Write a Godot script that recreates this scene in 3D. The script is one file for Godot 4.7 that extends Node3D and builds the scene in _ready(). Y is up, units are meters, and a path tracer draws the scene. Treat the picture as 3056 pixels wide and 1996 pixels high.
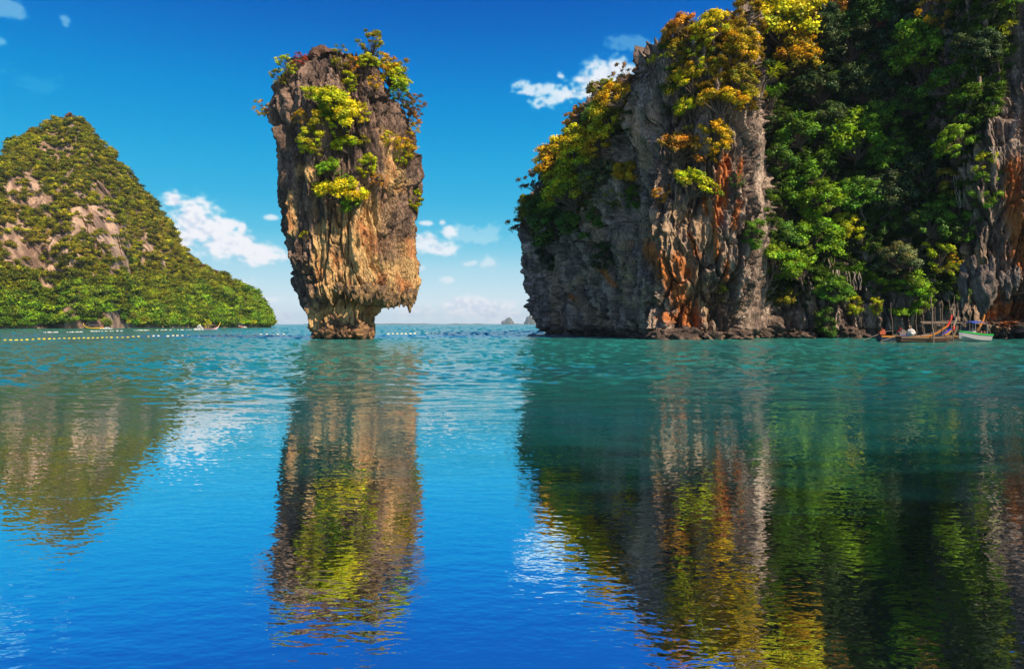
extends Node3D
# A limestone pillar in a bay, a vegetated hill on the left, jungle cliffs on the right.
# Units are metres, the eye is two metres above the water and looks along -z.

const F := 2140.0     # focal length in the pixels of the measured photograph
const CX := 1528.0
const HY := 968.0     # row of the sea horizon
const EYE := 2.0

var rng := RandomNumberGenerator.new()
var rock_used: StandardMaterial3D
var used := {}
var mats := {}
var n_big: FastNoiseLite
var n_ridge: FastNoiseLite
var n_cell: FastNoiseLite
var n_val: FastNoiseLite
var n_fine: FastNoiseLite
var n_col: FastNoiseLite
var n_wave: FastNoiseLite


# ------------------------------------------------------------------ helpers
class MB:
	var v := PackedVector3Array()
	var n := PackedVector3Array()
	var c := PackedColorArray()
	var ix := PackedInt32Array()

	func quad(a: Vector3, b: Vector3, cc: Vector3, d: Vector3, col := Color.WHITE) -> void:   # anticlockwise seen from its front
		var nn := (cc - a).cross(d - b).normalized()
		var k := v.size()
		for p in [a, b, cc, d]:
			v.append(p); n.append(nn); c.append(col)
		ix.append_array(PackedInt32Array([k, k + 2, k + 1, k, k + 3, k + 2]))

	func tri(a: Vector3, b: Vector3, cc: Vector3, col := Color.WHITE) -> void:
		var nn := (b - a).cross(cc - a).normalized()
		var k := v.size()
		for p in [a, b, cc]:
			v.append(p); n.append(nn); c.append(col)
		ix.append_array(PackedInt32Array([k, k + 2, k + 1]))

	func box(at: Vector3, size: Vector3, turn := 0.0, col := Color.WHITE) -> void:
		var h := size / 2.0
		var bs := Basis(Vector3.UP, turn)
		var p := []
		for y in [-1, 1]:
			for q in [[-1, 1], [1, 1], [1, -1], [-1, -1]]:
				p.append(at + bs * Vector3(q[0] * h.x, y * h.y, q[1] * h.z))
		for k in 4:
			var m := (k + 1) % 4
			quad(p[k], p[m], p[m + 4], p[k + 4], col)
		quad(p[4], p[5], p[6], p[7], col)
		quad(p[3], p[2], p[1], p[0], col)

	func tube(pts: Array, radii: Array, sides := 6, col := Color.WHITE, cap := true) -> void:
		var first := v.size()
		for i in pts.size():
			var t: Vector3 = (pts[mini(i + 1, pts.size() - 1)] - pts[maxi(i - 1, 0)]).normalized()
			var s := t.cross(Vector3(0.31, 0.2, 0.93)).normalized()
			var u := s.cross(t)
			for k in sides:
				var a := TAU * k / sides
				var o := s * cos(a) + u * sin(a)
				v.append(pts[i] + o * radii[i]); n.append(o); c.append(col)
		for i in pts.size() - 1:
			for k in sides:
				var a := first + i * sides + k
				var b := first + i * sides + (k + 1) % sides
				var e := a + sides
				var f := b + sides
				# s cos + u sin turns anticlockwise about -t
				ix.append_array(PackedInt32Array([a, b, e, b, f, e]))
		if cap:
			for end in [0, pts.size() - 1]:
				var k0 := v.size()
				var t: Vector3 = (pts[1] - pts[0]).normalized() * -1.0 if end == 0 else (pts[end] - pts[end - 1]).normalized()
				v.append(pts[end] + t * radii[end] * 0.3); n.append(t); c.append(col)
				for k in sides:
					v.append(v[first + end * sides + k]); n.append(t); c.append(col)
				for k in sides:
					var a := k0 + 1 + k
					var b := k0 + 1 + (k + 1) % sides
					if end == 0:
						ix.append_array(PackedInt32Array([k0, b, a]))
					else:
						ix.append_array(PackedInt32Array([k0, a, b]))

	func leaf(at: Vector3, out: Vector3, along: Vector3, size: float, wide: float, puff: Vector3, col: Color) -> void:
		var side := out.cross(along).normalized() * size * wide
		var tip := along * size
		var lift := out * size * 0.18
		var nn := (out * 0.55 + puff * 0.6).normalized()
		if nn.dot(out) < 0.15:
			nn = out
		var k := v.size()
		v.append(at); v.append(at + tip * 0.5 + side + lift); v.append(at + tip); v.append(at + tip * 0.5 - side + lift)
		for i in 4:
			n.append(nn); c.append(col)
		ix.append_array(PackedInt32Array([k, k + 1, k + 2, k, k + 2, k + 3]))

	func mesh() -> ArrayMesh:
		var a := []
		a.resize(Mesh.ARRAY_MAX)
		a[Mesh.ARRAY_VERTEX] = v
		a[Mesh.ARRAY_NORMAL] = n
		a[Mesh.ARRAY_COLOR] = c
		a[Mesh.ARRAY_INDEX] = ix
		var m := ArrayMesh.new()
		m.add_surface_from_arrays(Mesh.PRIMITIVE_TRIANGLES, a)
		return m


func P(px: float, py: float, d: float) -> Vector3:
	return Vector3((px - CX) / F * d, EYE + (HY - py) / F * d, -d)


func named(called: String) -> String:
	var k: int = used.get(called, 0)
	used[called] = k + 1
	return called if k == 0 else "%s_%03d" % [called, k]


func nth(k: int) -> String:
	var words := ["first", "second", "third", "fourth", "fifth", "sixth", "seventh", "eighth", "ninth", "tenth"]
	if k < 10:
		return words[k]
	return "%d%s" % [k + 1, "st" if k % 10 == 0 and k > 10 else "nd" if k % 10 == 1 and k > 11 else "rd" if k % 10 == 2 and k > 12 else "th"]


func put(o: Node3D, called: String, label := "", category := "", group := "", kind := "") -> Node3D:
	o.name = named(called)
	add_child(o, true)
	for m in [["label", label], ["category", category], ["group", group], ["kind", kind]]:
		if m[1]:
			o.set_meta(m[0], m[1])
	return o


func part(parent: Node3D, called: String, m: Mesh, mat: Material) -> MeshInstance3D:
	var o := MeshInstance3D.new()
	var nm := called
	var k := 0
	while parent.has_node(nm):
		k += 1
		nm = "%s_%03d" % [called, k]
	o.name = nm
	o.mesh = m
	o.material_override = mat
	parent.add_child(o, true)
	return o


func solo(m: Mesh, mat: Material) -> MeshInstance3D:
	var o := MeshInstance3D.new()
	o.mesh = m
	o.material_override = mat
	return o


func lin(r: float, g: float, b: float) -> Color:
	return Color(r, g, b).linear_to_srgb()


func paint(r: float, g: float, b: float, rough := 0.5, metal := 0.0) -> StandardMaterial3D:
	var key := "%s %s %s %s %s" % [r, g, b, rough, metal]
	if not mats.has(key):
		var m := StandardMaterial3D.new()
		m.albedo_color = lin(r, g, b)
		m.roughness = rough
		m.metallic = metal
		m.vertex_color_use_as_albedo = true
		m.vertex_color_is_srgb = true
		mats[key] = m
	return mats[key]


func noise(seed_: int, type: int, octaves := 1, fractal := FastNoiseLite.FRACTAL_NONE) -> FastNoiseLite:
	var f := FastNoiseLite.new()
	f.seed = seed_
	f.noise_type = type
	f.frequency = 1.0
	f.fractal_type = fractal
	f.fractal_octaves = octaves
	return f


func ramp(keys: Array, x: float) -> float:      # keys: [x, value] in rising x
	if x <= keys[0][0]:
		return keys[0][1]
	for i in keys.size() - 1:
		if x <= keys[i + 1][0]:
			var t: float = (x - keys[i][0]) / (keys[i + 1][0] - keys[i][0])
			return lerpf(keys[i][1], keys[i + 1][1], t)
	return keys[-1][1]


func grid_mesh(pos: PackedVector3Array, cols: int, rows: int, colors: PackedColorArray, wrap := false, uv := PackedVector2Array(), normals := PackedVector3Array()) -> ArrayMesh:
	if normals.is_empty():
		normals.resize(pos.size())
		for j in rows:
			var j0 := maxi(j - 1, 0) * cols
			var j1 := mini(j + 1, rows - 1) * cols
			for i in cols:
				var i0 := (i - 1 + cols) % cols if wrap else maxi(i - 1, 0)
				var i1 := (i + 1) % cols if wrap else mini(i + 1, cols - 1)
				normals[j * cols + i] = (pos[j * cols + i1] - pos[j * cols + i0]).cross(pos[j1 + i] - pos[j0 + i]).normalized()
	var ix := PackedInt32Array()
	var wide := cols if wrap else cols - 1
	ix.resize(wide * (rows - 1) * 6)
	var k := 0
	for j in rows - 1:
		for i in wide:
			var a := j * cols + i
			var b := j * cols + (i + 1) % cols
			var c := a + cols
			var d := b + cols
			ix[k] = a; ix[k + 1] = c; ix[k + 2] = b
			ix[k + 3] = b; ix[k + 4] = c; ix[k + 5] = d
			k += 6
	var arr := []
	arr.resize(Mesh.ARRAY_MAX)
	arr[Mesh.ARRAY_VERTEX] = pos
	arr[Mesh.ARRAY_NORMAL] = normals
	if colors.size():
		arr[Mesh.ARRAY_COLOR] = colors
	if uv.size():
		arr[Mesh.ARRAY_TEX_UV] = uv
	arr[Mesh.ARRAY_INDEX] = ix
	var m := ArrayMesh.new()
	m.add_surface_from_arrays(Mesh.PRIMITIVE_TRIANGLES, arr)
	return m


# a surface's points, sorted by the direction in which they are seen, so that plants can be rooted on it
class Ground:
	var near := {}
	var pos: PackedVector3Array
	var cols: int
	var rows: int
	var normals: PackedVector3Array

	func look(px: float, py: float) -> Array:
		for ring in 8:
			var best := -1
			for i in range(-ring, ring + 1):
				for j in range(-ring, ring + 1):
					if maxi(absi(i), absi(j)) != ring:
						continue
					var k := Vector2i(int(px / 8.0) + i, int(py / 8.0) + j)
					if near.has(k) and (best < 0 or pos[near[k]].z > pos[best].z):
						best = near[k]
			if best >= 0:
				return [pos[best], normal_at(best)]
		return []

	func normal_at(k: int) -> Vector3:
		var i := k % cols
		var j := k / cols
		var r := 5
		var a := j * cols + clampi(i - r, 0, cols - 1)
		var b := j * cols + clampi(i + r, 0, cols - 1)
		var c := clampi(j - r, 0, rows - 1) * cols + i
		var d := clampi(j + r, 0, rows - 1) * cols + i
		return (pos[b] - pos[a]).cross(pos[d] - pos[c]).normalized()


func ground(pos: PackedVector3Array, cols: int, rows: int) -> Ground:
	var g := Ground.new()
	g.pos = pos; g.cols = cols; g.rows = rows
	for k in pos.size():
		var p := pos[k]
		if p.z > -5.0:
			continue
		var key := Vector2i(int((CX + F * p.x / -p.z) / 8.0), int((HY - F * (p.y - EYE) / -p.z) / 8.0))
		if not g.near.has(key) or g.pos[g.near[key]].z < p.z:
			g.near[key] = k
	return g


# ------------------------------------------------------------------ rock
func rock_height(p: Vector3) -> float:
	var wx := n_fine.get_noise_3d(p.x * 0.25, p.y * 0.09, p.z * 0.25) * 1.6
	var d := n_big.get_noise_3d(p.x * 0.12, p.y * 0.04, p.z * 0.12) * 1.2 - 0.5
	d += n_ridge.get_noise_3d((p.x + wx) * 0.26, p.y * 0.022, (p.z + wx) * 0.26) * 1.3
	d += n_ridge.get_noise_3d((p.x + wx) * 0.8 + 40.0, p.y * 0.10, (p.z - wx) * 0.8) * 0.45
	var q := Vector3((p.x + wx) * 0.40, p.y * 0.09, (p.z + wx) * 0.40)
	var cell := n_cell.get_noise_3dv(q) + 1.0
	d -= (1.0 - smoothstep(0.0, 0.14, cell)) * 0.8
	d += n_val.get_noise_3dv(q) * 0.75
	d += n_fine.get_noise_3d(p.x * 0.9, p.y * 0.3, p.z * 0.9) * 0.26
	return d


func rock_material() -> StandardMaterial3D:
	var m := StandardMaterial3D.new()
	m.albedo_color = Color.WHITE
	m.vertex_color_use_as_albedo = true
	m.vertex_color_is_srgb = true
	m.roughness = 0.9
	m.metallic_specular = 0.3
	m.uv1_triplanar = true
	m.uv1_world_triplanar = true
	m.uv1_scale = Vector3(0.27, 0.11, 0.27)
	var f := noise(71, FastNoiseLite.TYPE_SIMPLEX, 5, FastNoiseLite.FRACTAL_RIDGED)
	f.frequency = 0.018
	var t := NoiseTexture2D.new()
	t.width = 512; t.height = 512; t.seamless = true
	t.noise = f
	m.heightmap_enabled = true
	m.heightmap_texture = t
	m.heightmap_scale = 18.0
	var g := Gradient.new()
	g.set_color(0, Color(0.52, 0.5, 0.49)); g.set_color(1, Color(1, 1, 1))
	var f2 := noise(72, FastNoiseLite.TYPE_SIMPLEX, 5, FastNoiseLite.FRACTAL_FBM)
	f2.frequency = 0.02
	var t2 := NoiseTexture2D.new()
	t2.width = 512; t2.height = 512; t2.seamless = true
	t2.noise = f2
	t2.color_ramp = g
	m.albedo_texture = t2
	return m


func on_streak(px: float, py: float, s: Array) -> float:      # how far inside the stain [x0, y0, x1, y1, width]
	var a := Vector2(s[0], s[1])
	var b := Vector2(s[2], s[3])
	var p := Vector2(px, py)
	var t := clampf((p - a).dot(b - a) / (b - a).length_squared(), 0.0, 1.0)
	return 1.0 - p.distance_to(a.lerp(b, t)) / s[4]


func lump(r: Vector3, seed_: int, seg := 20, rings := 14, taper := 0.0, rough := 0.28, col := Color(0.2, 0.15, 0.12), col2 := Color(0.5, 0.35, 0.2)) -> ArrayMesh:
	var pos := PackedVector3Array()
	var cs := PackedColorArray()
	for j in rings:
		var v := float(j) / (rings - 1)
		var y := -cos(v * PI)
		var rad := sqrt(maxf(0.0, 1.0 - y * y)) * lerpf(1.0, 1.0 - taper, (1.0 - y) / 2.0)
		for i in seg:
			var a := TAU * i / seg
			var q := Vector3(sin(a) * rad, y, cos(a) * rad)
			var k := 1.0 + rough * (n_fine.get_noise_3d(q.x * 1.6 + seed_ * 7.3, q.y * 1.2, q.z * 1.6) * 1.3 + n_ridge.get_noise_3d(q.x * 1.5 + seed_ * 3.1, q.y * 0.5, q.z * 1.5) * 0.9)
			pos.append(q * r * Vector3(k, 1.0 + (k - 1.0) * 0.4, k))
			cs.append(col.lerp(col2, smoothstep(-0.3, 0.5, n_col.get_noise_3d(q.x * 0.9 + seed_, q.y, q.z * 0.9))).linear_to_srgb())
	return grid_mesh(pos, seg, rings, cs, true)


func pillar_point(a: float, v: float) -> Vector3:
	# v: 0..0.86 the sides from under the water to the rim, above that the crown of the rock
	var left := [[149, 904], [196, 880], [208, 862], [226, 850], [260, 832], [300, 815], [350, 806], [400, 816], [440, 828], [500, 833], [550, 828], [610, 826], [690, 832], [770, 845], [830, 862], [880, 880], [915, 895], [950, 908], [985, 915], [1010, 934], [1060, 940]]
	var right := [[149, 1112], [196, 1140], [210, 1154], [284, 1168], [320, 1205], [360, 1222], [400, 1233], [470, 1246], [520, 1252], [565, 1250], [610, 1240], [660, 1236], [760, 1234], [850, 1238], [882, 1234], [898, 1210], [906, 1160], [930, 1150], [960, 1138], [990, 1130], [1010, 1127], [1060, 1125]]
	var top := 200.0 + 7.0 * n_big.get_noise_2d(sin(a) * 3.0, cos(a) * 3.0)
	var s := minf(v / 0.88, 1.0)
	var py := lerpf(1050.0, top, s)
	var ring := Vector2(sin(a), cos(a))
	var drip := n_ridge.get_noise_2d(a * 5.0, 3.3) * 26.0 + n_fine.get_noise_2d(a * 9.0, 1.0) * 14.0
	var lip := smoothstep(800.0, 880.0, py) * (1.0 - smoothstep(900.0, 960.0, py)) * smoothstep(-0.5, 0.15, ring.x)
	var pr := py + drip * lip
	var l := 1030.0 - ramp(left, pr)
	var r := ramp(right, pr) - 1030.0
	var w := smoothstep(0.0, 1.0, 0.5 + 0.5 * ring.x)
	var rad := lerpf(l, r, w) / F * 100.0
	rad -= 1.0 * smoothstep(885.0, 905.0, pr) * (1.0 - smoothstep(915.0, 985.0, pr)) * smoothstep(-0.2, 0.5, ring.y) * smoothstep(-0.7, -0.1, ring.x)
	var cap := 0.0
	if v > 0.88:
		cap = (v - 0.88) / 0.12
		rad *= 1.0 - cap
	var y := EYE + (HY - py) / F * 100.0
	var c := Vector3((1030.0 - CX) / F * 100.0, 0, -100.0)
	var base := c + Vector3(ring.x * rad, y, ring.y * rad * 0.86)
	var out := Vector3(ring.x, 0, ring.y)
	var d := rock_height(base)
	if cap > 0.0:
		var spike := maxf(0.0, n_ridge.get_noise_3d(base.x * 0.45, 7.0, base.z * 0.45))
		return base + out * d * (1.0 - cap) * 0.8 + Vector3.UP * (spike * 0.9 * minf(1.0, cap * 4.0) + cap * 0.2)
	d = d * lerpf(0.5, 0.85, smoothstep(0.0, 0.3, s)) * lerpf(1.0, 0.7, smoothstep(0.85, 1.0, s)) - 0.8
	d -= smoothstep(0.9, 0.1, y) * 0.5 * smoothstep(-1.2, 0.3, y)
	return base + out * d + Vector3.UP * n_fine.get_noise_3d(base.x * 0.7, base.y * 0.4 + 9.0, base.z * 0.7) * 0.25


func build_pillar(rock: Material) -> Ground:
	var cols := 560
	var rows := 430
	var pos := PackedVector3Array()
	var cs := PackedColorArray()
	pos.resize(cols * rows)
	cs.resize(cols * rows)
	var cream_spots := [[1120, 700, 1130, 860, 110], [1180, 450, 1190, 640, 34], [1100, 760, 1020, 840, 60], [1215, 740, 1220, 880, 40], [1000, 690, 985, 800, 22], [1090, 905, 1060, 960, 26], [970, 985, 1065, 975, 60], [1000, 950, 1020, 930, 30], [890, 600, 905, 700, 14], [1130, 620, 1120, 700, 40], [940, 530, 975, 560, 20]]
	var grey_spots := [[1190, 610, 1175, 760, 36], [1225, 600, 1200, 700, 26], [1150, 480, 1150, 600, 22], [1100, 380, 1150, 520, 30]]
	for j in rows:
		for i in cols:
			var a := TAU * i / cols + PI
			var p := pillar_point(a, float(j) / (rows - 1))
			var k := j * cols + i
			pos[k] = p
			var px := CX + F * p.x / 100.0
			var py := HY - F * (p.y - EYE) / 100.0
			var t := n_col.get_noise_3d(p.x * 0.45, p.y * 0.09, p.z * 0.45)
			var t2 := n_col.get_noise_3d(p.x * 1.3 + 50.0, p.y * 0.35, p.z * 1.3)
			var col := Color(0.13, 0.095, 0.085).lerp(Color(0.36, 0.255, 0.21), smoothstep(-0.35, 0.4, t + t2 * 0.5))
			col = col.lerp(Color(0.06, 0.052, 0.056), smoothstep(0.1, 0.5, t2) * 0.6)
			var cream := 0.0
			for s in cream_spots:
				cream = maxf(cream, smoothstep(-0.3, 0.5, on_streak(px, py, s) + t * 0.7 + t2 * 0.5))
			for s in grey_spots:
				cream *= 1.0 - 0.75 * smoothstep(-0.2, 0.4, on_streak(px, py, s) + t2 * 0.5)
			var warm := Color(0.84, 0.57, 0.27).lerp(Color(0.68, 0.32, 0.14), smoothstep(-0.1, 0.45, n_col.get_noise_3d(p.x * 0.3, p.y * 0.2 + 30.0, p.z * 0.3)))
			col = col.lerp(warm, cream * 0.92)
			if py > 985.0:
				col = col.lerp(Color(0.07, 0.06, 0.07), smoothstep(985.0, 1006.0, py + t2 * 14.0) * 0.75)
			cs[k] = col.linear_to_srgb()
	var root := Node3D.new()
	put(root, "sea_stack", "tall limestone rock pillar, narrow at the foot, standing alone in the bay", "rock pillar")
	part(root, "rock_body", grid_mesh(pos, cols, rows, cs, true), rock)
	# the leaning spire on the crown, a few sharp pinnacles and the stone fringe under the right overhang
	var dark := Color(0.17, 0.105, 0.085)
	for s in [[964, 184, 23, 42, 0.45], [1003, 206, 9, 26, 0.0], [1035, 208, 11, 24, 0.1], [1058, 210, 9, 24, -0.1], [930, 208, 15, 26, 0.1], [1014, 200, 5, 26, 0.0], [1100, 210, 11, 22, 0.2]]:
		var o := part(root, "pinnacle", lump(Vector3(s[2], s[3], s[2] * 1.2) / F * 100.0, int(s[0]), 22, 22, -0.75, 0.4, dark, dark * 1.6), rock)
		o.scale = Vector3(1, 1, 1)
		o.transform = Transform3D(Basis(Vector3.BACK, s[4]) * Basis(Vector3.RIGHT, PI), P(s[0], s[1], 98.5))
	for s in [[1222, 890, 13, 42, 98.0], [1206, 892, 8, 26, 97.5], [1190, 892, 7, 24, 97.6], [1174, 890, 10, 32, 96.6], [1158, 886, 12, 34, 95.8], [1146, 880, 16, 34, 95.0], [1128, 872, 12, 28, 94.2], [1098, 872, 15, 34, 92.9], [1078, 880, 8, 30, 92.6], [1060, 872, 14, 24, 92.4], [1040, 866, 8, 18, 92.3], [1235, 880, 9, 30, 99.5], [1214, 886, 10, 30, 98.4], [1010, 860, 12, 20, 92.5]]:
		var o := part(root, "stalactite", lump(Vector3(s[2] * 1.15, s[3] * 0.8, s[2] * 1.2) / F * 100.0, int(s[0]) + 5, 20, 20, 0.5, 0.6, Color(0.2, 0.14, 0.1), Color(0.5, 0.34, 0.17)), rock)
		o.position = P(s[0], s[1] + 2, s[4])
	for s in [[985, 988, 26, 24, 96.6], [1030, 990, 26, 20, 96.3], [1072, 986, 22, 28, 96.8], [950, 998, 18, 16, 97.6], [1100, 993, 16, 22, 97.8], [1005, 958, 18, 24, 96.9], [1046, 962, 14, 18, 96.8]]:
		var o := part(root, "boulder", lump(Vector3(s[2], s[3], s[2]) / F * 100.0, int(s[0]), 30, 24, 0.0, 0.5, Color(0.22, 0.14, 0.1), Color(0.5, 0.3, 0.16)), rock)
		o.position = P(s[0], s[1], s[4])
	return ground(pos, cols, rows)


func build_cliff(rock: Material) -> Ground:
	# photo column of the foot, distance, height of the steep rock, top, how far it leans back above the rock
	var ctl := [[1780, 230, 14, 20, 0.9], [1690, 190, 17, 24, 0.9], [1632, 168, 20, 28, 0.9], [1618, 154, 22, 30, 0.95], [1662, 141, 23, 36, 0.85], [1720, 128, 24, 38, 0.7], [1790, 118, 25, 39, 0.55], [1850, 111, 27, 41, 0.5],
		[1898, 105.5, 30, 40, 0.4], [1922, 100.5, 38.5, 40.5, 0.4], [1960, 97.5, 38.5, 40, 0.4], [2000, 96, 38.5, 41, 0.5], [2100, 95, 38, 43, 0.5], [2210, 95, 34, 46, 0.5], [2270, 98, 30, 50, 0.5],
		[2320, 105, 9, 62, 0.46], [2420, 105, 7, 68, 0.46], [2560, 104, 6, 72, 0.45], [2700, 102, 6, 74, 0.42], [2820, 102, 9, 72, 0.36], [2880, 100, 32, 62, 0.25], [2960, 98, 44, 56, 0.2], [3060, 97, 44, 50, 0.2], [3250, 95, 38, 45, 0.2], [3700, 89, 30, 36, 0.3], [4300, 80, 22, 29, 0.4], [5300, 66, 18, 26, 0.5], [8200, 36, 16, 24, 0.5], [42200, 6, 14, 22, 0.5], [212000, 1, 12, 20, 0.5]]
	var plan := PackedVector2Array()
	for c in ctl:
		plan.append(Vector2((c[0] - CX) / F * c[1], -c[1]))
	plan[-1] = Vector2(112, 25)
	var across := PackedFloat32Array()     # position along the list, finer where it is seen
	var k := 0.0
	while k < ctl.size() - 1.001:
		across.append(k)
		var i := int(k)
		var step := 0.05 if i >= 23 else (2.2 / maxf(absf(float(ctl[i + 1][0]) - float(ctl[i][0])), 26.0))
		k += minf(step, 0.06)
	var cols := across.size()
	var rows := 400
	var foot := PackedVector3Array()
	var prof := []
	for u in across:
		var i := int(u)
		var t := u - i
		var q := []
		var n1 := mini(i + 1, ctl.size() - 1)
		for m in 5:
			q.append(lerpf(ctl[i][m], ctl[n1][m], t))
		prof.append(q)
		var at := plan[i].cubic_interpolate(plan[n1], plan[maxi(i - 1, 0)], plan[mini(i + 2, ctl.size() - 1)], t)
		foot.append(Vector3(at.x, 0, at.y))
	var pos := PackedVector3Array()
	var cs := PackedColorArray()
	pos.resize(cols * rows)
	cs.resize(cols * rows)
	var orange := [[1940, 740, 2010, 850, 26], [2010, 850, 2062, 955, 30], [2020, 765, 2050, 820, 16], [2150, 490, 2140, 650, 13], [2168, 470, 2160, 610, 15], [2135, 640, 2140, 775, 9], [2215, 480, 2203, 545, 9], [2058, 700, 2085, 765, 9], [2172, 785, 2166, 835, 8], [1985, 945, 2070, 960, 16],
		[3022, 500, 3056, 780, 34], [2955, 860, 2990, 915, 13], [2955, 935, 3056, 915, 20], [3000, 965, 3056, 935, 16], [1795, 800, 1832, 850, 9], [1700, 880, 1714, 892, 8], [2205, 600, 2190, 680, 8], [2095, 560, 2110, 640, 10]]
	var tan_ := [[1960, 690, 2080, 900, 50], [2030, 640, 2130, 740, 30], [2115, 600, 2110, 700, 18], [1880, 330, 1925, 480, 20], [1650, 780, 1665, 960, 16], [1770, 650, 1800, 770, 20], [1855, 720, 1880, 900, 16], [1720, 900, 1800, 960, 20], [1700, 860, 1800, 780, 14], [2900, 780, 2960, 930, 40], [2870, 640, 2890, 880, 20]]
	for i in cols:
		var q: Array = prof[i]
		var tang := (foot[mini(i + 6, cols - 1)] - foot[maxi(i - 6, 0)]).normalized()
		var out := Vector3(-tang.z, 0, tang.x)
		var back := Vector3(0.2, 0, -1).normalized().lerp(-out, smoothstep(2840.0, 2960.0, q[0])).normalized()
		for j in rows:
			var t := float(j) / (rows - 1)
			var h: float = lerpf(-2.0, q[3], t)
			var inset := 0.0
			var lean := maxf(0.0, h - q[2]) * float(q[4])
			if q[0] < 1900.0:                     # the headland leans outwards up to its trees
				inset -= 3.4 * sin(clampf(h / q[2], 0.0, 1.0) * PI * 0.5) * smoothstep(1920.0, 1820.0, q[0])
			if q[0] > 1900.0 and q[0] < 2300.0:   # and the pinnacle bulges above an undercut
				inset -= 2.2 * smoothstep(2.5, 11.0, h) * (1.0 - smoothstep(13.0, 30.0, h)) * smoothstep(1900.0, 1960.0, q[0]) * smoothstep(2300.0, 2160.0, q[0])
			inset += 1.3 * (1.0 - smoothstep(0.2, 1.5, h)) * smoothstep(-1.4, 0.0, h)
			if q[0] > 2860.0 and q[0] < 3300.0:   # a cave behind hanging stone
				inset += 5.0 * smoothstep(1.6, 2.8, h) * (1.0 - smoothstep(6.0, 8.5, h + 1.5 * n_fine.get_noise_2d(q[0] * 0.03, 2.0))) * smoothstep(2885.0, 2925.0, q[0])
			if q[0] < 2300.0:                     # hollows worn into the foot
				inset += 3.6 * smoothstep(0.0, 0.45, n_big.get_noise_2d(q[0] * 0.011 + 3.0, h * 0.05)) * smoothstep(9.0, 3.0, h) * smoothstep(0.2, 1.5, h)
			if t > 0.985:
				lean += (t - 0.985) * 400.0
			var base := foot[i] - out * inset + back * lean + Vector3.UP * h
			var amp := 1.35 - 0.8 * smoothstep(2225.0, 2275.0, q[0]) * smoothstep(2360.0, 2310.0, q[0])
			var d := rock_height(base) * amp
			d += n_big.get_noise_3d(base.x * 0.05 + 9.0, base.y * 0.04, base.z * 0.05) * 2.4 - 0.6
			if h > q[2]:
				d += maxf(0.0, n_ridge.get_noise_3d(base.x * 0.4, base.y * 0.1, base.z * 0.4)) * 1.2
			var p := base + out * d
			p.y += n_fine.get_noise_3d(base.x * 0.5, base.y * 0.4, base.z * 0.5 + 4.0) * 0.4 + (maxf(0.0, n_ridge.get_noise_2d(base.x * 0.5, base.z * 0.5)) * 2.0 if t > 0.97 else 0.0)
			var at := j * cols + i
			pos[at] = p
			if p.z > -8.0:
				cs[at] = Color(0.15, 0.13, 0.12).linear_to_srgb()
				continue
			var px := CX + F * p.x / -p.z
			var py := HY - F * (p.y - EYE) / -p.z
			var c1 := n_col.get_noise_3d(p.x * 0.5, p.y * 0.07, p.z * 0.5)
			var c2 := n_col.get_noise_3d(p.x * 1.2 + 50.0, p.y * 0.25, p.z * 1.2)
			var col := Color(0.19, 0.15, 0.135).lerp(Color(0.66, 0.53, 0.45), smoothstep(-0.35, 0.5, c1 + c2 * 0.5))
			col = col.lerp(Color(0.07, 0.06, 0.066), smoothstep(0.0, 0.5, c2 - c1 * 0.3) * 0.7)
			var thin := n_col.get_noise_3d(p.x * 1.7, p.y * 0.09 + 5.0, p.z * 1.7)
			var w := 0.0
			for s in tan_:
				w = maxf(w, smoothstep(-0.5, 0.5, on_streak(px, py, s) + c1 * 0.6 + thin * 0.8))
			col = col.lerp(Color(0.60, 0.42, 0.27), w * 0.75)
			w = 0.0
			for s in orange:
				w = maxf(w, smoothstep(-0.45, 0.6, on_streak(px, py, s) + c1 * 0.6 + thin * 0.9))
			col = col.lerp(Color(0.66, 0.21, 0.05), w * 0.88)
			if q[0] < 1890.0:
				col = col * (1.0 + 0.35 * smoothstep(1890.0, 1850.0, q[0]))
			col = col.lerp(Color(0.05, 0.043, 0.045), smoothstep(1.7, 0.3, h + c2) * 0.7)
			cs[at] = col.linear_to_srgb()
	var root := Node3D.new()
	put(root, "sea_cliff", "grey and orange streaked limestone cliff wall rising from the water on the right", "cliff")
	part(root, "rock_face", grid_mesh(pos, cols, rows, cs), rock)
	for s in [[2878, 850, 15, 62, 96.5], [2938, 865, 30, 66, 94.5], [2962, 815, 9, 50, 94.0], [3010, 850, 12, 40, 93.5], [2990, 835, 8, 26, 93.5], [3035, 830, 10, 34, 93.0], [2905, 800, 10, 36, 95.5]]:
		var o := part(root, "stalactite", lump(Vector3(s[2], s[3], s[2] * 1.2) / F * s[4], int(s[0]), 24, 24, 0.45, 0.45, Color(0.16, 0.14, 0.14), Color(0.36, 0.3, 0.28)), rock)
		o.position = P(s[0], s[1], s[4])
	return ground(pos, cols, rows)


# ------------------------------------------------------------------ plants
var crowns := {}
var trunks := {}

func dir_random() -> Vector3:
	var z := rng.randf_range(-1, 1)
	var a := rng.randf() * TAU
	var s := sqrt(1.0 - z * z)
	return Vector3(s * cos(a), z, s * sin(a))


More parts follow.
